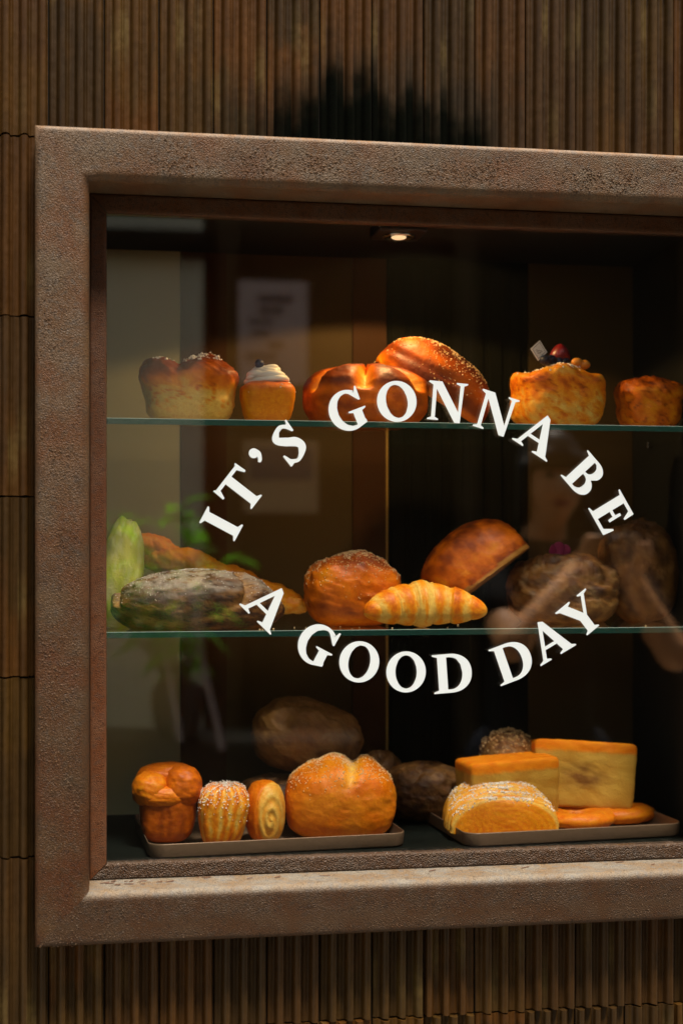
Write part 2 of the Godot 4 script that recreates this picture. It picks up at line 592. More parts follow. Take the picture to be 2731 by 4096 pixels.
# ------------------------------------------------------------------ the window
const OX0 := -0.0915
const OX1 := 0.917
const OY0 := 0.999
const OY1 := 2.0318
const FW := 0.067
func build_window() -> Node3D:
	var win := thing("display_window", "large shop window in a rusty steel frame with white curved lettering", "window")
	# outer frame: one rounded profile swept round the rectangle
	var prof := []
	prof.append(Vector2(0.0, -0.004))
	for k in 5:
		var t := PI / 2 * k / 4.0
		prof.append(Vector2(0.007 - 0.007 * cos(t), 0.043 + 0.007 * sin(t)))
	for k in range(1, 6): prof.append(Vector2(0.007 + (FW - 0.019) * k / 6.0, 0.05))
	for k in 7:
		var t := PI / 2 * k / 6.0
		prof.append(Vector2(FW - 0.012 + 0.012 * sin(t), 0.038 + 0.012 * cos(t)))
	for k in range(1, 4): prof.append(Vector2(FW, 0.038 - 0.07 * k / 3.0))
	var cs := [Vector2(OX0, OY0), Vector2(OX0, OY1), Vector2(OX1, OY1), Vector2(OX1, OY0)]
	var ins := [Vector2(1, 1), Vector2(1, -1), Vector2(-1, -1), Vector2(-1, 1)]
	var P := PackedVector3Array()
	var C := PackedColorArray()
	var I := PackedInt32Array()
	var seg := 40
	for side in 4:
		var base := P.size()
		for s in seg + 1:
			for p in prof:
				var a: Vector2 = cs[side] + ins[side] * p.x
				var b: Vector2 = cs[(side + 1) % 4] + ins[(side + 1) % 4] * p.x
				var q := a.lerp(b, float(s) / seg)
				var wob := N(Vector3(q.x, q.y, 0), 9.0, 2.0) * 0.0012 + N(Vector3(q.x, q.y, 0), 30.0, 3.0) * 0.0004
				P.append(Vector3(q.x, q.y, p.y + wob))
				var g := sm(1.05, 1.95, q.y)
				var tone := Color(0.18, 0.135, 0.085).lerp(Color(0.31, 0.295, 0.265), g)
				var pa := sm(0.05, 0.45, N(Vector3(q.x, q.y, 1.0), 11.0, 8.0) + 0.25 * (1.0 - g))
				tone = tone.lerp(Color(tone.r * 1.05, tone.g * 0.72, tone.b * 0.45), pa * 0.7) * (0.88 - 0.2 * sm(0.1, 0.5, N(Vector3(q.x, q.y, 2.0), 17.0, 9.0)))
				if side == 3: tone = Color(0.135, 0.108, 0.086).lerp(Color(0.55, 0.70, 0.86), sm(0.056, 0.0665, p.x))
				if side == 1: tone = tone.lerp(Color(0.75, 0.80, 0.88), 1.0 - sm(0.002, 0.0075, p.x)) # sky highlight along the rounded top edge, put into the colour
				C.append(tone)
		var n := prof.size()
		for s in seg:
			for k in n - 1:
				var a := base + s * n + k
				I.append_array([a, a + n, a + 1, a + 1, a + n, a + n + 1])
	var vol := 0.0
	for k in range(0, I.size(), 3): vol += P[I[k]].dot(P[I[k + 1]].cross(P[I[k + 2]]))
	# front faces must look towards +z
	var nn := (P[I[3]] - P[I[2]]).cross(P[I[4]] - P[I[2]])
	var mesh := shaded(P, C, I)
	var flip := 0.0
	for n2 in mesh.surface_get_arrays(0)[Mesh.ARRAY_NORMAL]: flip += n2.z
	if flip < 0.0:
		for k in range(0, I.size(), 3):
			var t := I[k]
			I[k] = I[k + 1]
			I[k + 1] = t
		mesh = shaded(P, C, I)
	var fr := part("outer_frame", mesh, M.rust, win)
	# blisters of rust, thick in a band along the top rail
	var bl := SurfaceTool.new()
	bl.begin(Mesh.PRIMITIVE_TRIANGLES)
	bl.set_smooth_group(0)
	var cnt := 0
	while cnt < 5200:
		var x := rng.randf_range(OX0 + 0.004, OX1 - 0.004)
		var y := 0.0
		var r := rng.randf_range(0.0005, 0.0011)
		var where := rng.randf()
		if where < 0.42:
			y = 1.992 + rng.randfn(0.0, 0.011)
			if x > 0.0: r *= rng.randf_range(0.8, 1.7)
			if N(Vector3(x, y, 0), 14.0, 5.0) < -0.4: continue
		elif where < 0.62:
			y = rng.randf_range(OY0 + 0.006, OY0 + FW - 0.014)
		elif where < 0.92:
			x = rng.randf_range(OX0 + 0.005, OX0 + FW - 0.012)
			y = rng.randf_range(OY0, OY1 - 0.06)
		else:
			y = rng.randf_range(1.966, 2.02)
		if y > OY1 - 0.006 or (y < OY1 - FW + 0.012 and y > OY0 + FW - 0.012 and x > OX0 + FW - 0.012): continue
		cnt += 1
		var c := Vector3(x, y, 0.0500 - r * 0.15)
		var tone := Color(0.40, 0.37, 0.33).lerp(Color(0.24, 0.19, 0.14), rng.randf())
		if y < 1.07: tone = tone * 0.75
		bl.set_color(tone)
		var top := c + Vector3(0, 0, r * 0.9)
		var e := []
		for q in 6: e.append(c + Vector3(cos(q * TAU / 6) * r * rng.randf_range(0.8, 1.3), sin(q * TAU / 6) * r * rng.randf_range(0.8, 1.2), 0))
		var m6 := []
		for q in 6: m6.append(c + (e[q] - c) * 0.62 + Vector3(0, 0, r * 0.62))
		for q in 6:
			var q2 := (q + 1) % 6
			for v in [e[q], m6[q2], e[q2], e[q], m6[q], m6[q2], m6[q], top, m6[q2]]: bl.add_vertex(v)
	bl.generate_normals()
	var bo := part("rust_blisters", bl.commit(), M.rust, fr)
	bo.set_meta("kind", "stuff")
	# curled flakes of old coating in the left corner of the sill
	var fl := SurfaceTool.new()
	fl.begin(Mesh.PRIMITIVE_TRIANGLES)
	for k in 26:
		var c := Vector3(rng.randf_range(-0.012, 0.14) if k < 18 else rng.randf_range(0.1, 0.8), OY0 + FW + 0.0006, rng.randf_range(-0.012, 0.02))
		var l := rng.randf_range(0.002, 0.007)
		var w := rng.randf_range(0.0012, 0.003)
		var up := rng.randf_range(0.0008, 0.0022)
		var t := rng.randf_range(-0.5, 0.5)
		var ex := Vector3(cos(t), 0, sin(t)) * l
		var ez := Vector3(-sin(t), 0, cos(t)) * w
		for v in [c - ex, c + ex + Vector3(0, up, 0), c - ex + ez, c - ex + ez, c + ex + Vector3(0, up, 0), c + ex + ez + Vector3(0, up * 0.4, 0)]: fl.add_vertex(v)
	fl.generate_normals()
	part("coating_flakes", fl.commit(), M.flake, fr).set_meta("kind", "stuff")
	# inner frame: four mitred bars
	var ix0 := OX0 + FW + 0.0002
	var ix1 := OX1 - FW - 0.0002
	var iy0 := OY0 + FW + 0.0002
	var iy1 := OY1 - FW - 0.0002
	var iw := 0.0245
	var oc := [Vector2(ix0, iy0), Vector2(ix0, iy1), Vector2(ix1, iy1), Vector2(ix1, iy0)]
	var wth := [0.0215, iw, iw, 0.034]
	var icn := [Vector2(ix0 + 0.0215, iy0 + 0.021), Vector2(ix0 + 0.0215, iy1 - iw), Vector2(ix1 - 0.0215, iy1 - iw), Vector2(ix1 - 0.0215, iy0 + 0.021)]
	for s in 4:
		var a: Vector2 = oc[s]
		var b: Vector2 = oc[(s + 1) % 4]
		var c: Vector2 = icn[(s + 1) % 4]
		var d: Vector2 = icn[s]
		var along := (b - a).normalized() * 0.0005
		a += along; b -= along; c -= along; d += along
		var tone := Color(0.22, 0.16, 0.13)
		var mt: Material = M.rust_dark
		if s == 3:
			tone = Color(0.19, 0.17, 0.155)
			mt = M.rust_coarse
		var f := func(u: float, v: float) -> Array:
			# u across the bar (back, face, back), v along it
			var k := int(round(u * 10.0))
			var w: float = [0.0, 0.0, 0.06, 0.2, 0.35, 0.5, 0.65, 0.8, 0.95, 1.0, 1.0][k]
			var z: float = [-0.034, -0.0185, -0.017, -0.017, -0.017, -0.017, -0.017, -0.017, -0.0172, -0.019, -0.034][k]
			var q := a.lerp(b, v).lerp(d.lerp(c, v), w)
			var wob := 0.0
			if s == 3: wob = N(Vector3(q.x, q.y, 0), 110.0, 7.0) * 0.0016
			var tn := tone
			if s == 0: tn = Color(0.30, 0.19, 0.14).lerp(Color(0.20, 0.14, 0.115), sm(1.2, 1.8, q.y))  # top rail's shade put into the colour: left bar darkens upward
			return [Vector3(q.x, q.y + wob * (1.0 if w > 0.9 else 0.0), z + wob), tn]
		var bm := grid_mesh(10, 160 if s % 2 else 80, false, f)
		var zs := 0.0
		for n2 in bm.surface_get_arrays(0)[Mesh.ARRAY_NORMAL]: zs += n2.z
		if zs < 0.0:
			var ar: Array = bm.surface_get_arrays(0)
			var I2: PackedInt32Array = ar[Mesh.ARRAY_INDEX]
			for k in range(0, I2.size(), 3):
				var t := I2[k]
				I2[k] = I2[k + 1]
				I2[k + 1] = t
			bm = shaded(ar[Mesh.ARRAY_VERTEX], ar[Mesh.ARRAY_COLOR], I2)
		var bar := part("inner_frame_bar", bm, mt, win)
		if s == 3: bar.set_meta("label", "coarse pitted lower bar of the inner frame")
	var pane := box("glass_pane", Vector3(icn[0].x + 0.0003, icn[0].y + 0.0003, -0.0285), Vector3(icn[2].x - 0.0003, icn[2].y - 0.0003, -0.0235), M.window_glass, win, 0.0)
	box("added_reflection_pane", Vector3(icn[0].x + 0.0003, icn[0].y + 0.0003, -0.0345), Vector3(icn[2].x - 0.0003, icn[2].y - 0.0003, -0.0305), M.window_glass, win, 0.0)  # second pane added only to strengthen the reflections
	lettering(pane)
	return win

# ------------------------------------------------------------------ the lettering
func V2(a: Array) -> PackedVector2Array:
	var r := PackedVector2Array()
	for k in range(0, a.size(), 2): r.append(Vector2(a[k], a[k + 1]))
	return r

func arc(c: Vector2, rx: float, ry: float, a0: float, a1: float, n := 20, e := 2.0) -> PackedVector2Array:
	var r := PackedVector2Array()
	for k in n + 1:
		var t := deg_to_rad(lerpf(a0, a1, float(k) / n))
		r.append(c + Vector2(rx * signf(cos(t)) * pow(absf(cos(t)), 2.0 / e), ry * signf(sin(t)) * pow(absf(sin(t)), 2.0 / e)))
	return r

func one(list: Array) -> PackedVector2Array: # the union of outlines
	var r: PackedVector2Array = list[0]
	for k in range(1, list.size()):
		var m := Geometry2D.merge_polygons(r, list[k])
		var best := r
		var most := 0.0
		for q in m:
			var bb := Rect2(q[0], Vector2.ZERO)
			for p in q: bb = bb.expand(p)
			if bb.get_area() > most:
				most = bb.get_area()
				best = q
		r = best
	return r

func stroke(pts: Array, wid: Array) -> PackedVector2Array: # a swelling line through points (Catmull-Rom)
	var L := PackedVector2Array()
	var R := PackedVector2Array()
	var n := pts.size()
	for k in n - 1:
		for q in (12 if k < n - 2 else 13):
			var t := q / 12.0
			var p0: Vector2 = pts[maxi(k - 1, 0)]
			var p1: Vector2 = pts[k]
			var p2: Vector2 = pts[k + 1]
			var p3: Vector2 = pts[mini(k + 2, n - 1)]
			var p := p1.cubic_interpolate(p2, p0, p3, t)
			var tan := (p1.cubic_interpolate(p2, p0, p3, t + 0.02) - p1.cubic_interpolate(p2, p0, p3, t - 0.02)).normalized()
			var w: float = lerpf(wid[k], wid[k + 1], t * t * (3.0 - 2.0 * t)) * 0.5
			L.append(p + Vector2(-tan.y, tan.x) * w)
			R.append(p - Vector2(-tan.y, tan.x) * w)
	R.reverse()
	L.append_array(R)
	return L

func glyph(ch: String) -> Array: # [outline, holes, width]
	var stem := [0.0, 1.0, 0.0, 0.965, 0.13, 0.92, 0.13, 0.08, 0.0, 0.035, 0.0, 0.0]
	match ch:
		"I":
			return [V2([0, 0, 0.46, 0, 0.465, 0.035, 0.352, 0.10, 0.352, 0.90, 0.465, 0.965, 0.46, 1, 0, 1, -0.005, 0.965, 0.108, 0.90, 0.108, 0.10, -0.005, 0.035]), [], 0.46]
		"T":
			return [V2([0.24, 0, 0.68, 0, 0.68, 0.035, 0.58, 0.10, 0.58, 0.895, 0.79, 0.895, 0.875, 0.70, 0.925, 0.71, 0.91, 1.03, 0.88, 1.03, 0.85, 0.99, 0.07, 0.99, 0.04, 1.03, 0.01, 1.03, -0.005, 0.71, 0.045, 0.70, 0.13, 0.895, 0.34, 0.895, 0.34, 0.10, 0.24, 0.035]), [], 0.92]
		"N":
			return [V2([0, 0, 0.29, 0, 0.29, 0.035, 0.20, 0.075, 0.20, 0.80, 0.72, -0.03, 0.865, -0.03, 0.915, 0.925, 1.01, 0.965, 1.01, 1, 0.71, 1, 0.71, 0.965, 0.815, 0.925, 0.80, 0.25, 0.33, 1.0, 0, 1, -0.02, 0.965, 0.10, 0.90, 0.10, 0.075, 0, 0.035]), [], 1.0]
		"A":
			return [V2([0, 0, 0.34, 0, 0.34, 0.035, 0.235, 0.085, 0.315, 0.30, 0.66, 0.30, 0.735, 0.085, 0.62, 0.035, 0.62, 0, 1.10, 0, 1.10, 0.035, 1.0, 0.085, 0.605, 0.985, 0.48, 1.04, 0.125, 0.085, 0, 0.035]), [V2([0.346, 0.385, 0.63, 0.385, 0.492, 0.78])], 1.1]
		"Y":
			return [V2([0.32, 0, 0.74, 0, 0.74, 0.035, 0.65, 0.09, 0.65, 0.43, 0.92, 0.92, 1.045, 0.965, 1.045, 1, 0.735, 1, 0.735, 0.965, 0.82, 0.925, 0.605, 0.53, 0.375, 0.92, 0.48, 0.965, 0.48, 1, 0, 1, 0, 0.965, 0.10, 0.92, 0.41, 0.42, 0.41, 0.09, 0.32, 0.035]), [], 1.045]
		"E":
			return [V2([0, 0, 0.81, 0, 0.85, 0.31, 0.805, 0.32, 0.67, 0.09, 0.37, 0.09, 0.37, 0.465, 0.525, 0.465, 0.54, 0.32, 0.61, 0.32, 0.61, 0.69, 0.54, 0.69, 0.525, 0.55, 0.37, 0.55, 0.37, 0.91, 0.62, 0.91, 0.72, 0.70, 0.765, 0.71, 0.755, 1.0] + stem.slice(0, 10)), [], 0.82]
		"D":
			var o := V2([0, 0])
			o.append_array(arc(Vector2(0.45, 0.5), 0.57, 0.5, -90, 90, 30, 2.2))
			o.append_array(V2(stem.slice(0, 10)))
			var h := V2([0.37, 0.085])
			h.append_array(arc(Vector2(0.44, 0.5), 0.33, 0.415, -90, 90, 24, 2.2))
			h.append_array(V2([0.37, 0.915]))
			return [o, [h], 1.02]
		"B":
			var o := V2([0, 0])
			o.append_array(arc(Vector2(0.45, 0.275), 0.39, 0.275, -90, 62, 22, 2.2))
			o.append_array(arc(Vector2(0.44, 0.755), 0.34, 0.245, -50, 90, 20, 2.2))
			o.append_array(V2(stem.slice(0, 10)))
			var h1 := V2([0.37, 0.085])
			h1.append_array(arc(Vector2(0.41, 0.285), 0.19, 0.20, -90, 90, 16, 2.2))
			h1.append_array(V2([0.37, 0.485]))
			var h2 := V2([0.37, 0.565])
			h2.append_array(arc(Vector2(0.40, 0.742), 0.15, 0.175, -90, 90, 16, 2.2))
			h2.append_array(V2([0.37, 0.917]))
			return [o, [h1, h2], 0.84]
		"O":
			var h := arc(Vector2.ZERO, 0.278, 0.425, 0, 354, 59)
			for k in h.size(): h[k] = h[k].rotated(0.06) + Vector2(0.515, 0.5)
			return [arc(Vector2(0.515, 0.5), 0.515, 0.525, 0, 354, 59), [h], 1.03]
		"G":
			var c := arc(Vector2(0.50, 0.5), 0.50, 0.525, 52, 308, 44)
			var inn := arc(Vector2(0.555, 0.5), 0.325, 0.425, 305, 60, 40)
			c.append_array(inn)
			var spur := V2([0.60, -0.015, 0.86, 0.06, 0.86, 0.13, 0.84, 0.16, 0.84, 0.38, 0.95, 0.425, 0.95, 0.46, 0.49, 0.46, 0.49, 0.425, 0.60, 0.385, 0.60, 0.05])
			var tip := V2([0.58, 0.93, 0.80, 0.88, 0.86, 1.02, 0.90, 1.02, 0.89, 0.66, 0.845, 0.66, 0.66, 0.88])
			return [one([c, spur, tip]), [], 0.95]
		"S":
			var s := stroke([Vector2(0.56, 0.865), Vector2(0.36, 0.965), Vector2(0.125, 0.765), Vector2(0.32, 0.56), Vector2(0.50, 0.44), Vector2(0.555, 0.24), Vector2(0.30, 0.035), Vector2(0.09, 0.13)], [0.10, 0.09, 0.19, 0.22, 0.23, 0.20, 0.09, 0.10])
			var t1 := V2([0.42, 0.935, 0.57, 0.94, 0.60, 1.03, 0.64, 1.03, 0.63, 0.70, 0.585, 0.70, 0.50, 0.84])
			var t2 := V2([0.24, 0.07, 0.07, 0.00, 0.025, 0.00, 0.015, 0.33, 0.065, 0.33, 0.14, 0.14])
			return [one([s, t1, t2]), [], 0.68]
		"'":
			var dot := arc(Vector2(0.12, 0.87), 0.125, 0.125, 0, 345, 23)
			var tail := stroke([Vector2(0.19, 0.90), Vector2(0.20, 0.78), Vector2(0.13, 0.66), Vector2(0.06, 0.615)], [0.10, 0.12, 0.10, 0.07])
			return [one([dot, tail]), [], 0.25]
	return []

func lettering(pane: Node3D) -> void:
	var cap := 0.0531
	var rows := [["I", 0.1475, 1.5329, 62.0], ["T", 0.1738, 1.5779, 52.5], ["'", 0.1944, 1.6241, 45.0], ["S", 0.2384, 1.6409, 37.0], ["G", 0.3172, 1.6861, 21.5], ["O", 0.3853, 1.6998, 8.0], ["N", 0.4556, 1.7008, -4.5], ["N", 0.5240, 1.6861, -16.5], ["A", 0.5853, 1.6577, -32.0], ["B", 0.6505, 1.6024, -48.0], ["E", 0.6895, 1.5503, -59.5],
		["A", 0.2109, 1.4240, -44.5], ["G", 0.2758, 1.3712, -28.0], ["O", 0.3337, 1.3469, -15.0], ["O", 0.3981, 1.3324, -3.0], ["D", 0.4626, 1.3299, 4.0], ["D", 0.5475, 1.3449, 19.5], ["A", 0.6001, 1.3752, 29.5], ["Y", 0.6463, 1.4069, 38.0]]
	for r in rows:
		var g := glyph(r[0])
		var mid := Vector2(g[2] / 2, 0.5) if r[0] != "'" else Vector2(0.125, 0.78)
		var tf := Transform2D(deg_to_rad(r[3]), Vector2(cap, cap), 0.0, Vector2(r[1], r[2]))
		var o := PackedVector2Array()
		for p in g[0]: o.append(tf * (p - mid))
		var hs := []
		for h in g[1]:
			var hh := PackedVector2Array()
			for p in h: hh.append(tf * (p - mid))
			hs.append(hh)
		prism("letter", o, -0.02345, -0.02305, M.vinyl, pane, hs)

# ------------------------------------------------------------------ the cabinet behind the glass
const FLOOR := 1.080
const SHELF1 := 1.388
const SHELF2 := 1.675
func build_cabinet() -> void:
	var c := thing("display_cabinet", "shallow dark display cabinet built in behind the shop window", "cabinet")
	box("cabinet_floor", Vector3(-0.035, FLOOR - 0.012, -0.41), Vector3(0.865, FLOOR, -0.036), M.case_floor, c)
	box("cabinet_ceiling", Vector3(-0.035, 1.972, -0.41), Vector3(0.865, 1.984, -0.036), M.case_dark, c)
	box("side_wall", Vector3(-0.047, FLOOR - 0.012, -0.41), Vector3(-0.0352, 1.984, -0.036), M.case_dark, c)
	box("side_wall", Vector3(0.8652, FLOOR - 0.012, -0.41), Vector3(0.877, 1.984, -0.036), M.case_dark, c)
	box("back_panel", Vector3(-0.0345, FLOOR + 0.0005, -0.409), Vector3(0.112, 1.9715, -0.400), M.cream_panel, c, 0.0).set_meta("label", "pale cream left back panel")
	box("back_panel", Vector3(0.684, FLOOR + 0.0005, -0.409), Vector3(0.8645, 1.9715, -0.400), M.door_wood, c).set_meta("label", "dark wooden right back panel")
	var d1 := box("sliding_door", Vector3(0.1125, FLOOR + 0.0005, -0.4095), Vector3(0.4455, 1.9715, -0.404), M.door_wood, c, 0.0)
	box("door_stile", Vector3(0.1130, FLOOR + 0.001, -0.4035), Vector3(0.185, 1.971, -0.398), M.stile_wood, d1, 0.0)
	box("door_stile", Vector3(0.3895, FLOOR + 0.001, -0.4035), Vector3(0.4440, 1.971, -0.398), M.stile_wood, d1, 0.0)
	part("edge_strip", bevel(Vector3(0.4452, 1.40, -0.3972), Vector3(0.0032, 0.62, 0.004), 0.001), M.gold_glint, d1)  # metal door edge; colour and length paint its golden glint
	var d2 := box("sliding_door", Vector3(0.4475, FLOOR + 0.0005, -0.4075), Vector3(0.6835, 1.9715, -0.402), M.black_door, c, 0.0)
	for k in 7: box("curtain_fold", Vector3(0.452 + k * 0.033, FLOOR + 0.01, -0.4015), Vector3(0.452 + k * 0.033 + 0.018 + 0.008 * hsh(k, 3, 1), 1.96, -0.3985), M.black_door, d2, 0.001)
	box("added_light_stop", Vector3(-0.047, FLOOR - 0.012, -0.425), Vector3(0.877, 1.984, -0.4105), M.case_dark, c, 0.0)  # unseen board added to block light leaking between the doors
	for s in [[SHELF1, "lower"], [SHELF2, "upper"]]:
		var y: float = s[0]
		var sh := thing("glass_shelf", "%s green-edged glass shelf carrying breads inside the window" % s[1], "shelf", Vector3(0.415, y, -0.215), 0.0, "glass shelves in the window")
		part("shelf_glass", bevel(Vector3(0, -0.004, -0.001), Vector3(0.896, 0.008, 0.308), 0.0), M.shelf_glass, sh)
		part("front_edge", bevel(Vector3(0, -0.0042, 0.1545), Vector3(0.896, 0.0076, 0.0026), 0.0), M.glass_edge, sh)
		part("arris", bevel(Vector3(0, -0.0002, 0.1548), Vector3(0.896, 0.0005, 0.0022), 0.0), M.glass_arris, sh)
		for x in [-0.4445, 0.4445]:
			for z in [-0.10, 0.10]: part("shelf_pin", bevel(Vector3(x, -0.0105, z), Vector3(0.009, 0.0045, 0.008), 0.001), M.chrome, sh)
		var cs := SurfaceTool.new()
		cs.begin(Mesh.PRIMITIVE_TRIANGLES)
		for k in 18:
			var cc := Vector3(rng.randf_range(-0.42, 0.42), 0.0008, rng.randf_range(0.05, 0.150))
			bevel_into(cs, cc, Vector3(rng.randf_range(0.0008, 0.0026), 0.0014, rng.randf_range(0.0008, 0.0022)), 0.0004)
		cs.generate_normals()
		part("crumbs", cs.commit(), M.brown_sugar, sh).set_meta("kind", "stuff")
	# the one spotlight, in the middle of the ceiling
	var lamp := thing("spotlight", "small square black spotlight glowing under the cabinet ceiling", "lamp", Vector3(0.414, 1.9718, -0.15))
	part("housing", bevel(Vector3(0, -0.0095, 0), Vector3(0.072, 0.0185, 0.072), 0.002), M.lamp_body, lamp)
	var ring := func(u: float, v: float) -> Array:
		var r: float = [0.0235, 0.0235, 0.0215, 0.019, 0.010][int(round(v * 4))]
		var y: float = [-0.019, -0.0215, -0.0225, -0.0215, -0.0195][int(round(v * 4))]
		return [Vector3(cos(u * TAU) * r, y, sin(u * TAU) * r), Color.WHITE]
	part("trim_ring", grid_mesh(40, 4, true, ring), M.chrome, lamp)
	var bulb := func(u: float, v: float) -> Array:
		var t := PI * v
		return [Vector3(cos(u * TAU) * sin(t) * 0.0110, -0.0212 + cos(t) * 0.0030, sin(u * TAU) * sin(t) * 0.0110), Color.WHITE]
	part("bulb", grid_mesh(24, 12, true, bulb), M.lamp_glow, lamp)
	var l := SpotLight3D.new()
	l.light_color = Color(1.0, 0.80, 0.52)
	l.light_energy = LAMP
	l.light_size = 0.011
	l.spot_range = 6.0
	l.spot_attenuation = 2.0
	l.spot_angle = 74.0
	l.spot_angle_attenuation = 0.12
	l.shadow_enabled = true
	l.position = Vector3(0, -0.027, 0)
	l.rotation_degrees.x = -90
	put(l, "lamp_light", lamp)

func tray(label: String, at: Vector3, turn: float, w: float, dp: float) -> void:
	# a sheet pressed into a shallow tray: one rounded rectangle swept from rim to floor
	var t := thing("baking_tray", label, "tray", at, turn, "shallow steel trays on the cabinet floor")
	var rr := func(u: float, inset: float, y: float) -> Vector3:
		var rad := 0.022
		var hx := w / 2 - inset
		var hz := dp / 2 - inset
		var k := int(u * 4.0) % 4
		var ph := (u * 4.0 - k)
		var cx: float = [1, -1, -1, 1][k] * (hx - rad)
		var cz: float = [1, 1, -1, -1][k] * (hz - rad)
		var ang := (k + clampf((ph - 0.25) * 2.0, 0, 1)) * PI / 2
		return Vector3(cx + cos(ang) * rad, y, cz + sin(ang) * rad)
	var rows := [[0.012, 0.0005], [0.004, 0.0005], [0.0008, 0.003], [0.0, 0.0185], [0.0003, 0.0200], [0.0010, 0.0205], [0.0017, 0.0198], [0.0020, 0.017], [0.0046, 0.005], [0.008, 0.0028], [0.02, 0.0025]]
	var f := func(u: float, v: float) -> Array:
		var r: Array = rows[int(round(v * (rows.size() - 1)))]
		return [rr.call(u, r[0], r[1]), Color.WHITE]
	part("tray_rim", grid_mesh(48, rows.size() - 1, true, f), M.tray_steel, t)
	part("tray_floor", bevel(Vector3(0, 0.00165, 0), Vector3(w - 0.024, 0.0016, dp - 0.024), 0.0), M.tray_steel, t)

# ------------------------------------------------------------------ breads
func bread(called: String, label: String, at: Vector3, turn := 0.0, category := "bread") -> Node3D:
	return thing(called, label, category, at, turn)

func ball(called: String, parent: Node, m: Material, c: Vector3, r: Vector3, crown := false) -> void:
	var o := blob(called, parent, m, 16, 10, func(d: Vector3) -> Vector3:
		var k := 1.0
		if crown and d.y > 0.8: k = 0.82 + 0.25 * absf(sin(atan2(d.z, d.x) * 2.5))
		return d * r * k, func(_d: Vector3, _q: Vector3) -> Color: return Color.WHITE)
	o.position = c

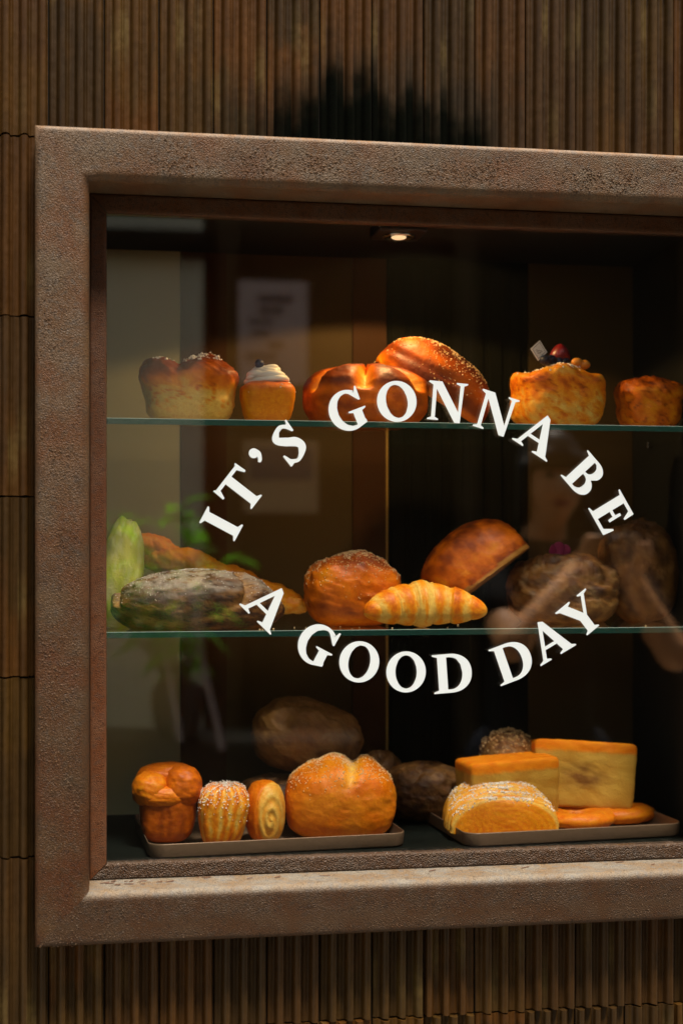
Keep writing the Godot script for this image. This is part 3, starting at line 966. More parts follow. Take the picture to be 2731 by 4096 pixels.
func top_shelf() -> void:
	var Y := SHELF2 + 0.0005
	# milk loaf with nibbed crown
	var b := bread("brioche_loaf", "square brioche loaf with dark domed crown at left end of upper shelf", Vector3(0.1135, Y, -0.155))
	blob("crust", b, M.crust, 90, 64, func(d: Vector3) -> Vector3:
		var u := sup(d, 3.4)
		var up := sm(-0.2, 0.9, u.y)
		var p := Vector3(u.x * (0.0615 + 0.0105 * up) + 0.004 * gs(u.x + 0.9, 0.3) * -up, low(u.y, 0.97) * 0.042 + 0.041, u.z * (0.054 + 0.010 * up))
		p.y += up * (0.013 * gs(u.x - 0.32, 0.42) + 0.011 * gs(u.x + 0.62, 0.28) - 0.005 * gs(u.x + 0.2, 0.1)) * (1.0 - 0.4 * absf(u.z))
		p *= 1.0 + 0.050 * N(d, 1.3, 1.0) + 0.034 * N(d, 4.0, 2.0) + 0.08 * up * absf(N(d, 3.2, 18.0))
		p.z -= 0.008 * gs(u.x + 0.28, 0.10) * up * sm(0, 0.5, u.z)
		return p, func(d: Vector3, q: Vector3) -> Color:
		var h := q.y / 0.095
		var t := -0.02 + 0.82 * sm(0.34, 0.90, h + 0.16 * N(d, 1.6, 3.0)) + 0.12 * N(d, 4.0, 4.0)
		t += 0.5 * clampf(1.0 - absf(N(d, 2.0, 6.0)) * 9.0, 0, 1) * sm(0.12, 0.3, h) * (1.0 - sm(0.5, 0.75, h)) * sm(-0.2, 0.15, N(d, 1.1, 8.0))
		return crust(t))
	grains("sugar_nibs", b, M.sugar, 420, 0.0021, func(p: Vector3, n: Vector3) -> float: return sm(0.25, 0.6, n.y) * sm(0.084, 0.094, p.y) * sm(-0.1, 0.2, N(p, 40.0, 3.0) + 0.15))
	# cream cup
	b = bread("cream_cake", "small orange cup cake with white cream swirl and one blueberry", Vector3(0.2215, Y, -0.135), 0.0, "cake")
	blob("crust", b, M.crust, 60, 48, func(d: Vector3) -> Vector3:
		var u := sup(d, 4.0)
		var r := 0.0325 + 0.0065 * sm(-1, 0.7, u.y)
		var p := Vector3(u.x * r, low(u.y, 0.97) * 0.031 + 0.030, u.z * r)
		return p * (1.0 + 0.03 * N(d, 2.0, 5.0)), func(d: Vector3, q: Vector3) -> Color: return crust(0.30 + 0.16 * N(Vector3(d.x * 2, d.y, d.z * 2), 2.0, 4.0) + 0.22 * sm(0.035, 0.06, q.y)))
	grains("sugar_grains", b, M.sugar, 620, 0.0013, func(p: Vector3, n: Vector3) -> float: return sm(0.034, 0.056, p.y) * sm(-0.05, 0.25, N(p, 45.0, 9.0) - 0.012 / maxf(0.02, p.x + 0.06)) * (0.5 if n.y < 0.6 else 1.0))
	for k in 9:
		var a0 := k * 2.4
		var rr := 0.020 - 0.0017 * k
		var y0 := 0.060 + 0.0022 * k
		var m := tube_mesh(10, 40, func(s: float) -> Vector3:
			var t := a0 + s * 4.2
			var r := rr * (0.9 + 0.22 * sin(s * 9.0 + k)) + 0.008
			return Vector3(cos(t) * r, y0 + 0.003 * sin(s * 7.0 + k * 1.7) + 0.003 * s, sin(t) * r), func(s: float, _ph: float) -> float: return 0.0050 * pow(maxf(0.02, sin(PI * s)), 0.35), func(_s: float, _ph: float) -> Color: return Color.WHITE)
		part("cream_ribbon", m, M.cream, b)
	blob("cream_heart", b, M.cream, 24, 14, func(d: Vector3) -> Vector3: return Vector3(d.x * 0.022, d.y * 0.014 + 0.064, d.z * 0.022), func(_d: Vector3, _q: Vector3) -> Color: return Color.WHITE)
	ball("blueberry", b, M.blueberry, Vector3(-0.0125, 0.0845, 0.010), Vector3(0.0068, 0.0064, 0.0068), true)
	# scored round loaf
	b = bread("scored_loaf", "round dark orange loaf with pale petal cuts in its crust", Vector3(0.366, Y, -0.155), 12)
	blob("crust", b, M.crust, 132, 80, func(d: Vector3) -> Vector3:
		var u := sup(d, 2.5)
		var p := Vector3(u.x * 0.088, low(u.y, 0.80) * 0.048 + 0.038, u.z * 0.080)
		var ph := fposmod(atan2(d.z, d.x) * 6.0 / TAU + 0.15, 1.0) - 0.5
		var up := sm(0.10, 0.45, d.y)
		p *= 1.0 + up * (0.055 * (0.5 - absf(ph)) * 2.0 - 0.16 * gs(absf(ph) - 0.5, 0.12))
		p *= 1.0 + 0.02 * N(d, 2.0, 6.0) + 0.006 * N(d, 7.0, 7.0)
		return p, func(d: Vector3, q: Vector3) -> Color:
		var ph := absf(fposmod(atan2(d.z, d.x) * 6.0 / TAU + 0.15 + 0.05 * N(d, 3.0, 2.0), 1.0) - 0.5)
		var up := sm(0.16, 0.36, d.y)
		var t := 0.66 + 0.20 * up + 0.16 * N(d, 2.5, 4.0) - 0.12 * gs(d.y - 0.18, 0.12)
		return crust(lerpf(t, 0.06 + 0.08 * N(d, 6, 1), up * gs(ph - 0.5, 0.19))))
	# long sugared loaf leaning on it
	b = bread("leaning_loaf", "long sugared loaf leaning over the scored round loaf", Vector3(0.474, Y + 0.0615, -0.206))
	b.rotation_degrees = Vector3(10, -8, -32)
	blob("crust", b, M.crust, 96, 64, func(d: Vector3) -> Vector3:
		var u := sup(d, 2.3)
		var p := Vector3(u.x * 0.093, (u.y * 0.066 if u.y > 0 else u.y * 0.05), u.z * 0.062)
		p *= 1.0 + 0.03 * N(d, 1.5, 9.0) + 0.012 * N(d, 5.0, 3.0) - 0.035 * gs(d.y - 0.42 - 0.15 * d.x, 0.08) * sm(-0.1, 0.3, d.z)
		p.y = maxf(p.y, -0.008 + 0.001 * N(d, 6.0, 5.0))
		return p, func(d: Vector3, q: Vector3) -> Color:
		var band := sin(d.y * 8.0 + d.x * 1.2 + 0.6 * N(d, 1.5, 3.0))
		return crust(0.72 + 0.15 * band + 0.12 * sm(0.4, 0.9, d.y) + 0.12 * N(d, 3.0, 5.0) - 0.30 * gs(q.y + 0.002, 0.006)))
	grains("sugar_grains", b, M.brown_sugar, 1300, 0.0011, func(p: Vector3, n: Vector3) -> float: return sm(0.15, 0.7, n.y) * sm(-0.3, 0.3, N(p, 22.0, 2.0) + 0.2))
	# fruit topped brioche
	b = bread("fruit_brioche", "tall yellow brioche topped with berries and a white diamond tag", Vector3(0.650, Y, -0.145), 6)
	blob("crust", b, M.crust, 96, 64, func(d: Vector3) -> Vector3:
		var u := sup(d, 3.6)
		var up := sm(0.2, 0.95, u.y)
		var p := Vector3(u.x * (0.063 + 0.007 * up), low(u.y, 0.97) * 0.045 + 0.0437, u.z * (0.056 + 0.007 * up))
		p.y += up * 0.005 * sin(u.x * 5.0 + 1.0 + 2.0 * u.z)
		return p * (1.0 + 0.03 * N(d, 1.5, 11.0) + 0.028 * N(Vector3(d.x * 2, d.y * 0.8, d.z * 2), 2.0, 12.0)), func(d: Vector3, q: Vector3) -> Color:
		var t := 0.17 + 0.34 * N(Vector3(d.x * 2 + d.y, d.y, d.z * 2), 1.6, 12.0) + 0.32 * clampf(1.0 - absf(N(d + Vector3(0, d.x * 0.4, 0), 1.9, 16.0)) * 12.0, 0, 1) + 0.30 * gs(q.y - 0.062, 0.014) + 0.28 * sm(0.090, 0.099, q.y)
		return crust(t))
	grains("sugar_nibs", b, M.sugar, 420, 0.0021, func(p: Vector3, n: Vector3) -> float: return sm(0.3, 0.7, n.y) * sm(0.078, 0.088, p.y) * sm(0.02, 0.25, N(p, 30.0, 6.0) + 0.12))
	for k in 4: ball("blueberry", b, M.blueberry, Vector3(-0.026 + 0.0135 * k, 0.0985 + 0.002 * (k % 2), 0.016 - 0.007 * k), Vector3(0.0078, 0.0072, 0.0078), true)
	blob("strawberry", b, M.strawberry, 20, 14, func(d: Vector3) -> Vector3: return Vector3(0.010 + d.x * 0.015 * (1.0 - 0.35 * d.y), 0.112 + d.y * 0.016, -0.012 + d.z * 0.014), func(_d: Vector3, _q: Vector3) -> Color: return Color.WHITE)
	for k in 2: ball("peach_piece", b, M.peach, Vector3(0.030 + 0.012 * k, 0.099 - 0.003 * k, 0.004), Vector3(0.009, 0.007, 0.008))
	var tg := prism("tag", V2([0, -0.0155, 0.0135, 0, 0, 0.0155, -0.0135, 0]), 0.0, 0.0008, M.tag_card, b)
	tg.position = Vector3(-0.034, 0.113, 0.012)
	tg.rotation_degrees = Vector3(-6, 4, -8)
	prism("tag_border", V2([0, -0.0125, 0.0108, 0, 0, 0.0125, -0.0108, 0]), 0.0009, 0.0011, M.tag_print, tg, [V2([0, -0.0117, 0.0101, 0, 0, 0.0117, -0.0101, 0])])
	for k in 3: part("tag_print", bevel(Vector3(0.0002, -0.0002 - 0.0022 * k, 0.0010), Vector3(0.011 - 0.003 * k, 0.0007, 0.0003), 0.0), M.tag_print, tg)
	# lumpy little bun at the right end
	b = bread("lumpy_bun", "small lumpy orange bun at right end of upper shelf", Vector3(0.792, Y, -0.145), 0.0, "bun")
	blob("crust", b, M.crust, 80, 56, func(d: Vector3) -> Vector3:
		var u := sup(d, 3.2)
		var up := sm(-0.1, 0.8, u.y)
		var p := Vector3(u.x * (0.043 + 0.008 * up), low(u.y, 0.96) * 0.039 + 0.0375, u.z * (0.043 + 0.006 * up))
		return p * (1.0 + 0.07 * N(d, 1.7, 14.0) + 0.045 * absf(N(d, 3.2, 15.0))), func(d: Vector3, q: Vector3) -> Color: return crust(0.44 + 0.30 * N(d, 2.2, 15.0) + 0.24 * sm(0.05, 0.078, q.y) + 0.3 * clampf(1.0 - absf(N(d, 1.8, 17.0)) * 10.0, 0, 1)))

func mid_shelf() -> void:
	var Y := SHELF1 + 0.0005
	# upright pale green loaf
	var b := bread("green_loaf", "pale yellow-green upright loaf half hidden behind the left frame", Vector3(0.008, Y, -0.165))
	b.rotation_degrees.z = -7
	blob("crust", b, M.soft_crumb, 60, 60, func(d: Vector3) -> Vector3:
		var u := sup(d, 2.7)
		var p := Vector3(u.x * 0.031 * (1.0 - 0.16 * u.y), low(u.y, 0.97) * 0.078 + 0.0757, u.z * 0.042)
		return p * (1.0 + 0.05 * N(d, 1.8, 21.0) + 0.015 * N(d, 6.0, 22.0)), func(d: Vector3, q: Vector3) -> Color:
		return Color(0.50, 0.46, 0.07).lerp(Color(0.36, 0.37, 0.05), 0.5 + 0.7 * N(d, 2.0, 23.0)).lerp(Color(0.60, 0.58, 0.32), 0.35 * sm(0, 0.4, N(d, 3.0, 24.0))))
	# twisted baguette
	b = bread("twisted_baguette", "long twisted golden stick leaning behind the grey country loaf", Vector3(0, Y, 0))
	for k in 2:
		var a0 := PI * k
		var m := tube_mesh(26, 110, func(s: float) -> Vector3:
			var p := Vector3(0.034, 0.118, -0.225).lerp(Vector3(0.288, 0.024, -0.222), s)
			p.y -= 0.002 * sin(PI * s)
			var w := 0.0085 * (1.0 - 0.4 * s)
			return p + Vector3(0, sin(s * 13.0 + a0) * w, cos(s * 13.0 + a0) * w), func(s: float, ph: float) -> float:
			return (0.0225 - 0.006 * s) * pow(maxf(0.0, sin(PI * clampf(s * 0.96 + 0.02, 0, 1))), 0.22) * (1.0 + 0.22 * N(Vector3(s * 9, cos(ph), sin(ph)), 1.4, 5.0 + k) + 0.10 * N(Vector3(s * 30, cos(ph) * 2, sin(ph) * 2), 1.4, 6.0 + k)), func(s: float, ph: float) -> Color:
			return crust(0.22 + 0.22 * N(Vector3(s * 14, cos(ph), sin(ph)), 1.2, 8.0 + k) + 0.20 * sin(ph) * 0.5))
		part("twist", m, M.crust, b)
	# grey country loaf, floured
	b = bread("country_loaf", "large grey-brown floured country loaf at left on lower glass shelf", Vector3(0.1235, Y, -0.135), 4)
	blob("crust", b, M.rough_crust, 150, 84, func(d: Vector3) -> Vector3:
		var u := sup(d, 2.1)
		var p := Vector3(u.x * 0.122, low(u.y, 0.66) * 0.050 + 0.033, u.z * 0.070)
		p.y *= 1.0 - 0.30 * maxf(0.0, u.x) * maxf(0.0, u.x)
		var c1 := absf(d.z * 0.75 + d.y * 0.5 - 0.50 - 0.45 * d.x - 0.25 * d.x * d.x)
		p *= 1.0 - 0.13 * gs(c1, 0.06) * sm(-0.1, 0.3, d.y) + 0.09 * gs(d.x - 0.5, 0.35) * sm(0.1, 0.4, d.y) * sm(0.0, 0.3, d.z)
		return p * (1.0 + 0.035 * N(d, 1.8, 31.0) + 0.012 * N(d, 9.0, 32.0)), func(d: Vector3, q: Vector3) -> Color:
		var c1 := absf(d.z * 0.75 + d.y * 0.5 - 0.50 - 0.45 * d.x - 0.25 * d.x * d.x)
		var t := 0.50 + 0.50 * N(d, 3.4, 33.0) - 0.45 * gs(c1, 0.10) + 0.5 * sm(0.28, 0.45, N(d, 12.0, 35.0))
		var c := rye(t)
		var fl := clampf(sm(0.12, 0.7, d.y) * (0.60 + 1.6 * N(d, 5.0, 34.0)) - 0.9 * gs(c1, 0.10), 0, 0.85)
		return c.lerp(Color(0.34, 0.29, 0.21), fl))
	grains("flour_specks", b, M.sugar, 1500, 0.0007, func(p: Vector3, n: Vector3) -> float: return sm(0.2, 0.7, n.y) * 0.8)
	# tall dusted brioche
	b = bread("dusted_brioche", "tall knobbly brown brioche dusted with crumbs behind the croissant", Vector3(0.351, Y, -0.18))
	blob("crust", b, M.crust, 96, 72, func(d: Vector3) -> Vector3:
		var u := sup(d, 2.9)
		var p := Vector3(u.x * 0.069, low(u.y, 0.95) * 0.052 + 0.0494, u.z * 0.060)
		var up := sm(0.1, 0.8, u.y)
		p.y += up * (0.010 * gs(u.x - 0.10, 0.42) + 0.003 * gs(u.x + 0.62, 0.25) - 0.005)
		p *= 1.0 + 0.05 * N(d, 2.0, 41.0) + 0.03 * absf(N(d, 3.0, 43.0))
		p.x *= 1.0 + 0.05 * gs(p.y - 0.004, 0.006)
		return p, func(d: Vector3, q: Vector3) -> Color:
		return crust(0.66 + 0.24 * N(d, 1.8, 42.0) - 0.20 * gs(q.y - 0.070, 0.02) - 0.15 * gs(q.y - 0.008, 0.008) + 0.12 * sm(0.08, 0.1, q.y)))
	grains("crumbs", b, M.brown_sugar, 1700, 0.0011, func(p: Vector3, n: Vector3) -> float: return (sm(0.2, 0.7, n.y) + 0.10) * sm(0.02, 0.06, p.y))
	# croissant
	b = bread("croissant", "golden croissant at the front of lower glass shelf", Vector3(0.441, Y, -0.108), 0.0, "croissant")
	var seg := func(s: float) -> float: # saw-tooth that steps up at each turn of the dough
		var x := (s - 0.5) * 6.4
		var k := absf(x + 0.1) + 0.45
		return k - floorf(k)
	var cm := tube_mesh(56, 150, func(s: float) -> Vector3:
		var x := s * 2.0 - 1.0
		return Vector3(x * 0.088, 0.0305 - 0.009 * x * x, 0.024 * x * x - 0.004), func(s: float, ph: float) -> float:
		var x := absf(s * 2.0 - 1.0)
		var r := 0.0345 * pow(maxf(0.0, 1.0 - pow(x, 2.6)), 0.5) * (0.72 + 0.28 * (1.0 - x)) + 0.0004
		var kk: float = seg.call(s + 0.014 * sin(ph) + 0.006 * N(Vector3(s * 9, cos(ph), sin(ph)), 1.0, 54.0))
		var bno := int(floor((s - 0.5) * 6.4 + 0.5))
		r *= 0.95 + 0.09 * hsh(bno, 5, 9)
		r *= 0.92 + 0.12 * pow(maxf(0.0, sin(PI * pow(kk, 0.8))), 0.6)
		r *= 1.0 + 0.03 * N(Vector3(s * 6, cos(ph), sin(ph)), 1.5, 51.0)
		if sin(ph) < -0.4: r *= lerpf(1.0, 0.86, clampf((-sin(ph) - 0.4) / 0.5, 0, 1))
		return r, func(s: float, ph: float) -> Color:
		var k: float = seg.call(s + 0.014 * sin(ph) + 0.012 * N(Vector3(s * 20, cos(ph), sin(ph)), 2.0, 3.0))
		var bandno := int(floor((s - 0.5) * 6.4 + 0.5))
		var t := 0.20 + (0.14 + 0.12 * hsh(bandno, 4, 2)) * cos(TAU * (k - 0.36)) + 0.14 * hsh(bandno, 7, 3) - 0.16 * gs((s - 0.5) * 9.0, 1.0) + 0.20 * N(Vector3(s * 16, cos(ph) * 2, sin(ph) * 2), 1.5, 52.0)
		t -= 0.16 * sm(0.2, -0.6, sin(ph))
		return crust(maxf(t, 0.02)))
	part("crust", cm, M.crust, b)
	# tilted half loaf
	b = bread("tilted_half_loaf", "dark orange half loaf tipped up on edge behind the croissant", Vector3(0.5465, Y + 0.0725, -0.205))
	b.rotation_degrees = Vector3(-6, -12, 37)
	blob("crust", b, M.crust, 96, 64, func(d: Vector3) -> Vector3:
		var u := sup(d, 2.4)
		var p := Vector3(u.x * 0.086, (u.y * 0.074 if u.y > 0 else u.y * 0.060), u.z * 0.072)
		p *= 1.0 + 0.03 * N(d, 1.7, 61.0) + 0.015 * N(d, 5.0, 62.0)
		p.y = maxf(p.y, -0.014 + 0.001 * N(d, 6.0, 65.0))
		return p, func(d: Vector3, q: Vector3) -> Color:
		var vein := absf(sin(d.x * 6.0 + d.z * 5.0 + 2.0 * N(d, 2.0, 63.0)))
		if q.y < -0.009: return Color(0.46, 0.22, 0.04)
		return crust(0.64 + 0.28 * N(Vector3(d.x * 2.2, d.y * 1.2, d.z), 2.0, 64.0) + 0.14 * (vein - 0.5) - 0.22 * gs(d.y - 0.22, 0.16)))
	# brown cob with petal
	b = bread("brown_cob", "dark brown craggy cob with a pink petal on its crust", Vector3(0.682, Y, -0.215))
	blob("crust", b, M.rough_crust, 110, 72, func(d: Vector3) -> Vector3:
		var u := sup(d, 2.4)
		var p := Vector3(u.x * 0.083, low(u.y, 0.78) * 0.058 + 0.045, u.z * 0.070)
		return p * (1.0 + 0.08 * N(d, 1.7, 71.0) + 0.05 * absf(N(d, 3.4, 72.0)) + 0.012 * N(d, 10.0, 73.0)), func(d: Vector3, q: Vector3) -> Color:
		return rye(0.36 + 0.6 * N(d, 2.6, 74.0) - 0.25 * sm(0.2, 0.7, d.x) * sm(0.2, -0.4, d.y)).lerp(Color(0.30, 0.20, 0.08), 0.4 * sm(0.1, 0.5, N(d, 4.0, 75.0) + 0.2 * d.y)))
	for k in 3:
		var pt := blob("petal", b, M.petal, 18, 10, func(d: Vector3) -> Vector3: return Vector3(d.x * 0.008 * (1.0 + 0.5 * d.y), d.y * 0.0135, d.z * 0.003 + 0.004 * d.y * d.y), func(_d: Vector3, _q: Vector3) -> Color: return Color.WHITE)
		pt.position = Vector3(-0.018 + 0.009 * k, 0.1050 + 0.003 * (k % 2), 0.012 - 0.005 * k)
		pt.rotation_degrees = Vector3(-10, 30 - 30 * k, 38 - 38 * k)
	# big dark loaves at the right
	for r in [["upright_loaf", "big brown upright loaf beside the cob at right on lower shelf", Vector3(0.818, Y, -0.225), 0.058, 0.080, 0.05, 8.0, 81.0, 0.34], ["rear_loaf", "dark loaf partly cut by the right edge of the picture", Vector3(0.83, Y, -0.335), 0.034, 0.066, 0.04, -4.0, 91.0, 0.55]]:
		b = bread(r[0], r[1], r[2])
		b.rotation_degrees.z = r[6]
		var hx: float = r[3]
		var hy: float = r[4]
		var hz: float = r[5]
		var sd: float = r[7]
		var tone: float = r[8]
		blob("crust", b, M.rough_crust, 90, 72, func(d: Vector3) -> Vector3:
			var u := sup(d, 2.5)
			var p := Vector3(u.x * hx * (1.0 + 0.12 * u.y), low(u.y, 0.93) * hy + hy * 0.93, u.z * hz)
			return p * (1.0 + 0.05 * N(d, 1.8, sd) + 0.02 * N(d, 6.0, sd + 1)), func(d: Vector3, q: Vector3) -> Color:
			return rye(tone + 0.4 * N(d, 2.4, sd + 2)).lerp(Color(0.28, 0.16, 0.05), 0.3 * sm(0.0, 0.5, N(d, 3.0, sd + 3))))

func bottom_row() -> void:
	tray("long shallow steel tray at left under the four front buns", Vector3(0.2255, FLOOR, -0.196), 4.0, 0.362, 0.240)
	tray("long shallow steel tray at right under the layered pastry", Vector3(0.651, FLOOR, -0.200), 4.5, 0.335, 0.240)
	var Y := FLOOR + 0.0034
	# folded bun
	var b := bread("folded_bun", "reddish brown cup bun with folded swirl top at lower left", Vector3(0.082, Y + 0.004, -0.158), 0.0, "bun")
	blob("crust", b, M.crust, 90, 64, func(d: Vector3) -> Vector3:
		var u := sup(d, 3.6)
		var ph := atan2(d.z, d.x)
		var r := 0.0385 + 0.0035 * u.y + 0.0012 * sin(ph * 5.0 + 1.0)
		var p := Vector3(u.x * r, low(u.y, 0.97) * 0.040 + 0.0388, u.z * r)
		return p * (1.0 + 0.03 * N(d, 1.8, 101.0)), func(d: Vector3, q: Vector3) -> Color:
		return crust(0.66 + 0.16 * N(Vector3(d.x * 2, d.y * 0.6, d.z * 2), 1.6, 102.0)))
	for r in [[Vector3(0.0, 0.086, -0.012), Vector3(0.044, 0.022, 0.034), 0.50], [Vector3(0.021, 0.077, 0.012), Vector3(0.027, 0.030, 0.031), 0.56], [Vector3(-0.024, 0.074, 0.010), Vector3(0.026, 0.025, 0.033), 0.40], [Vector3(-0.006, 0.066, 0.026), Vector3(0.034, 0.0155, 0.0185), 0.44]]:
		var c: Vector3 = r[0]
		var h: Vector3 = r[1]
		var tn: float = r[2]
		blob("folded_lobe", b, M.crust, 60, 40, func(d: Vector3) -> Vector3:
			var u := sup(d, 2.3)
			return c + u * h * (1.0 + 0.07 * N(d, 1.8, tn * 90.0) + 0.006 * sin(d.y * 16.0 + 3.0 * d.x)), func(d: Vector3, q: Vector3) -> Color:
			return crust(tn + 0.16 * N(Vector3(d.x, d.y * 3.0, d.z), 2.0, 106.0) + 0.02 * sin(d.y * 22.0)))
	# small striped sugared cup
	b = bread("sugared_cup_bun", "small striped cup bun with sugared rim second from lower left", Vector3(0.1575, Y, -0.125), 0.0, "bun")
	blob("crust", b, M.crust, 120, 56, func(d: Vector3) -> Vector3:
		var u := sup(d, 3.6)
		var r := 0.0285 + 0.0065 * sm(-1.0, 0.5, u.y)
		var ph := atan2(d.z, d.x)
		var p := Vector3(u.x * r, low(u.y, 0.97) * 0.0435 + 0.042, u.z * r)
		p.x += 0.003 * u.y
		return p * (1.0 + 0.018 * sin(ph * 17.0 + u.y * 2.0 + 2.0 * N(d, 1.5, 1.0)) + 0.03 * N(d, 2.0, 111.0)), func(d: Vector3, q: Vector3) -> Color:
		var ph := atan2(d.z, d.x)
		return crust(0.26 + 0.16 * sin(ph * 17.0 + d.y * 2.4 + 2.0 * N(d, 1.5, 1.0)) + 0.22 * N(d, 2.0, 112.0) + 0.10 * sm(0.03, 0.0, q.y)))
	grains("sugar_grains", b, M.sugar, 1700, 0.0011, func(p: Vector3, n: Vector3) -> float: return sm(0.032, 0.072, p.y) * (0.25 + 0.75 * sm(-0.1, 0.5, n.y)))
	# spiral bun
	b = bread("spiral_bun", "small pale spiral bun between the striped cup and big round bun", Vector3(0.2195, Y, -0.150), 0.0, "bun")
	blob("crust", b, M.crust, 90, 72, func(d: Vector3) -> Vector3:
		var u := sup(d, 2.5)
		var p := Vector3(u.x * 0.0285, low(u.y, 0.94) * 0.0445 + 0.0418, u.z * 0.036)
		var q := Vector2(d.x * 1.35 - 0.2, d.y + 0.15)
		var sp := sin(q.length() * 17.0 + q.angle())
		p.z += sm(0.35, 0.8, d.z) * 0.0013 * sp
		return p * (1.0 + 0.02 * N(d, 2.0, 121.0)), func(d: Vector3, q3: Vector3) -> Color:
		var q := Vector2(d.x * 1.35 - 0.2, d.y + 0.15)
		var sp := sin(q.length() * 17.0 + q.angle())
		var face := sm(0.30, 0.42, d.z * 0.6 + 0.55 * d.x + 0.06)  # shaded left half, with its hard edge, put into the crust colour
		return crust(lerpf(0.46, 0.10 - 0.045 * sp, face) + 0.08 * N(d, 3.0, 122.0)))
	# big round sugared bun
	b = bread("round_sugar_bun", "big round orange sugared bun in the middle of the bottom row", Vector3(0.333, Y, -0.180), -10.0, "bun")
	blob("crust", b, M.crust, 130, 90, func(d: Vector3) -> Vector3:
		var u := sup(d, 2.55).lerp(sup(d, 3.0), sm(0.0, -0.6, d.y))
		var p := Vector3(u.x * 0.081, low(u.y, 0.90) * 0.057 + 0.0515, u.z * 0.074)
		var up := sm(0.2, 0.9, d.y)
		p.y += up * (0.007 * gs(d.x + 0.10, 0.28) + 0.007 * gs(d.x - 0.45, 0.24) - 0.006 * gs(d.x - 0.2, 0.12))
		p *= 1.0 + 0.028 * N(d, 1.9, 131.0) + 0.008 * N(d, 6.0, 132.0)
		p *= 1.0 - 0.03 * gs(d.x - 0.16 - 0.2 * (d.y - 0.5), 0.08) * sm(0.2, 0.6, d.y)
		p *= 1.0 + 0.03 * sm(-0.35, -0.75, d.y) * N(d, 4.0, 133.0)
		return p, func(d: Vector3, q: Vector3) -> Color:
		return crust(0.40 + 0.16 * N(d, 1.7, 134.0) - 0.32 * gs(d.x - 0.15 - 0.2 * (d.y - 0.5), 0.14) * sm(0.25, 0.6, d.y) + 0.10 * gs(d.y - 0.45, 0.18) - 0.14 * sm(-0.5, -0.8, d.y)))
	grains("sugar_grains", b, M.brown_sugar, 1800, 0.0012, func(p: Vector3, n: Vector3) -> float: return sm(0.1, 0.7, n.y) * sm(0.05, 0.09, p.y) * (0.35 + sm(-0.1, 0.3, N(p, 26.0, 4.0))))
	# dark loaves behind
	for r in [["crusty_loaf", "big dark crusty loaf propped up behind the round sugar bun", Vector3(0.292, Y + 0.073, -0.315), 0.086, 0.060, 0.064, 0.12, 141.0, -12.0], ["supporting_loaf", "dark loaf under the propped crusty loaf behind the spiral bun", Vector3(0.262, Y, -0.295), 0.078, 0.038, 0.055, 0.72, 151.0, 0.0], ["dark_cob", "dark brown cob in shade behind the round sugar bun", Vector3(0.482, Y, -0.285), 0.064, 0.047, 0.055, 0.50, 161.0, 0.0], ["rear_roll", "small dark roll peeping over behind the round sugar bun", Vector3(0.425, Y, -0.345), 0.040, 0.052, 0.035, 0.45, 171.0, 0.0]]:
		b = bread(r[0], r[1], r[2])
		b.rotation_degrees.z = r[8]
		var hx: float = r[3]
		var hy: float = r[4]
		var hz: float = r[5]
		var tone: float = r[6]
		var sd: float = r[7]
		blob("crust", b, M.rough_crust, 110, 76, func(d: Vector3) -> Vector3:
			var u := sup(d, 2.35)
			var p := Vector3(u.x * hx, low(u.y, 0.85) * hy + hy * 0.85, u.z * hz)
			var cut := absf(d.x * 0.5 + d.z * 0.6 - 0.25 + 0.2 * N(d, 1.0, sd))
			return p * (1.0 + 0.05 * N(d, 1.8, sd) + 0.02 * N(d, 6.0, sd + 1) - 0.05 * gs(cut, 0.09) * sm(0.0, 0.4, d.y)), func(d: Vector3, q: Vector3) -> Color:
			return rye(tone + 0.4 * N(d, 2.6, sd + 2) - 0.15 * sm(0.0, 0.8, d.y)).lerp(Color(0.26, 0.15, 0.05), 0.30 * sm(0.0, 0.5, N(d, 4.0, sd + 3) + 0.3 * d.y)))
	# layered half-moon pastry
	b = bread("layered_pastry", "half-moon layered pastry with sugared pleats on the right tray", Vector3(0.5645, Y, -0.140), -3.0, "pastry")
	for k in 6:
		var zz := 0.020 - 0.0135 * k
		var sx := 0.0825 - 0.0012 * absf(k - 1.5)
		var sy := 0.047 + 0.0066 * k - 0.0006 * k * k
		blob("pleat", b, M.crust, 96, 40, func(d: Vector3) -> Vector3:
			var u := Vector2(d.x, d.y)
			var p := Vector3(d.x * sx, d.y * sy if d.y > 0 else d.y * 0.010, d.z * 0.0125)
			var e := sup(d, 2.6)
			p = Vector3(e.x * sx, (e.y * sy if e.y > 0 else e.y * 0.008) + 0.010, e.z * 0.0125 + zz + 0.003 * sin(e.x * 5.0 + k))
			return p * (1.0 + 0.02 * N(d, 3.0, 180.0 + k)), func(d: Vector3, q: Vector3) -> Color:
			var rad := Vector2(q.x / sx, (q.y - 0.01) / sy).length()
			var t := 0.30 + 0.10 * N(d, 3.0, 185.0 + k) + 0.08 * sin(rad * 50.0) - 0.18 * sm(0.86, 0.98, rad)
			if k == 0: t += 0.10 * (1.0 - rad)
			return crust(t))
		grains("sugar_grains", b, M.sugar, 520, 0.0013, func(p: Vector3, n: Vector3) -> float: return sm(0.25, 0.8, n.y) * sm(-0.2, 0.2, N(p, 30.0, 2.0) + 0.1))
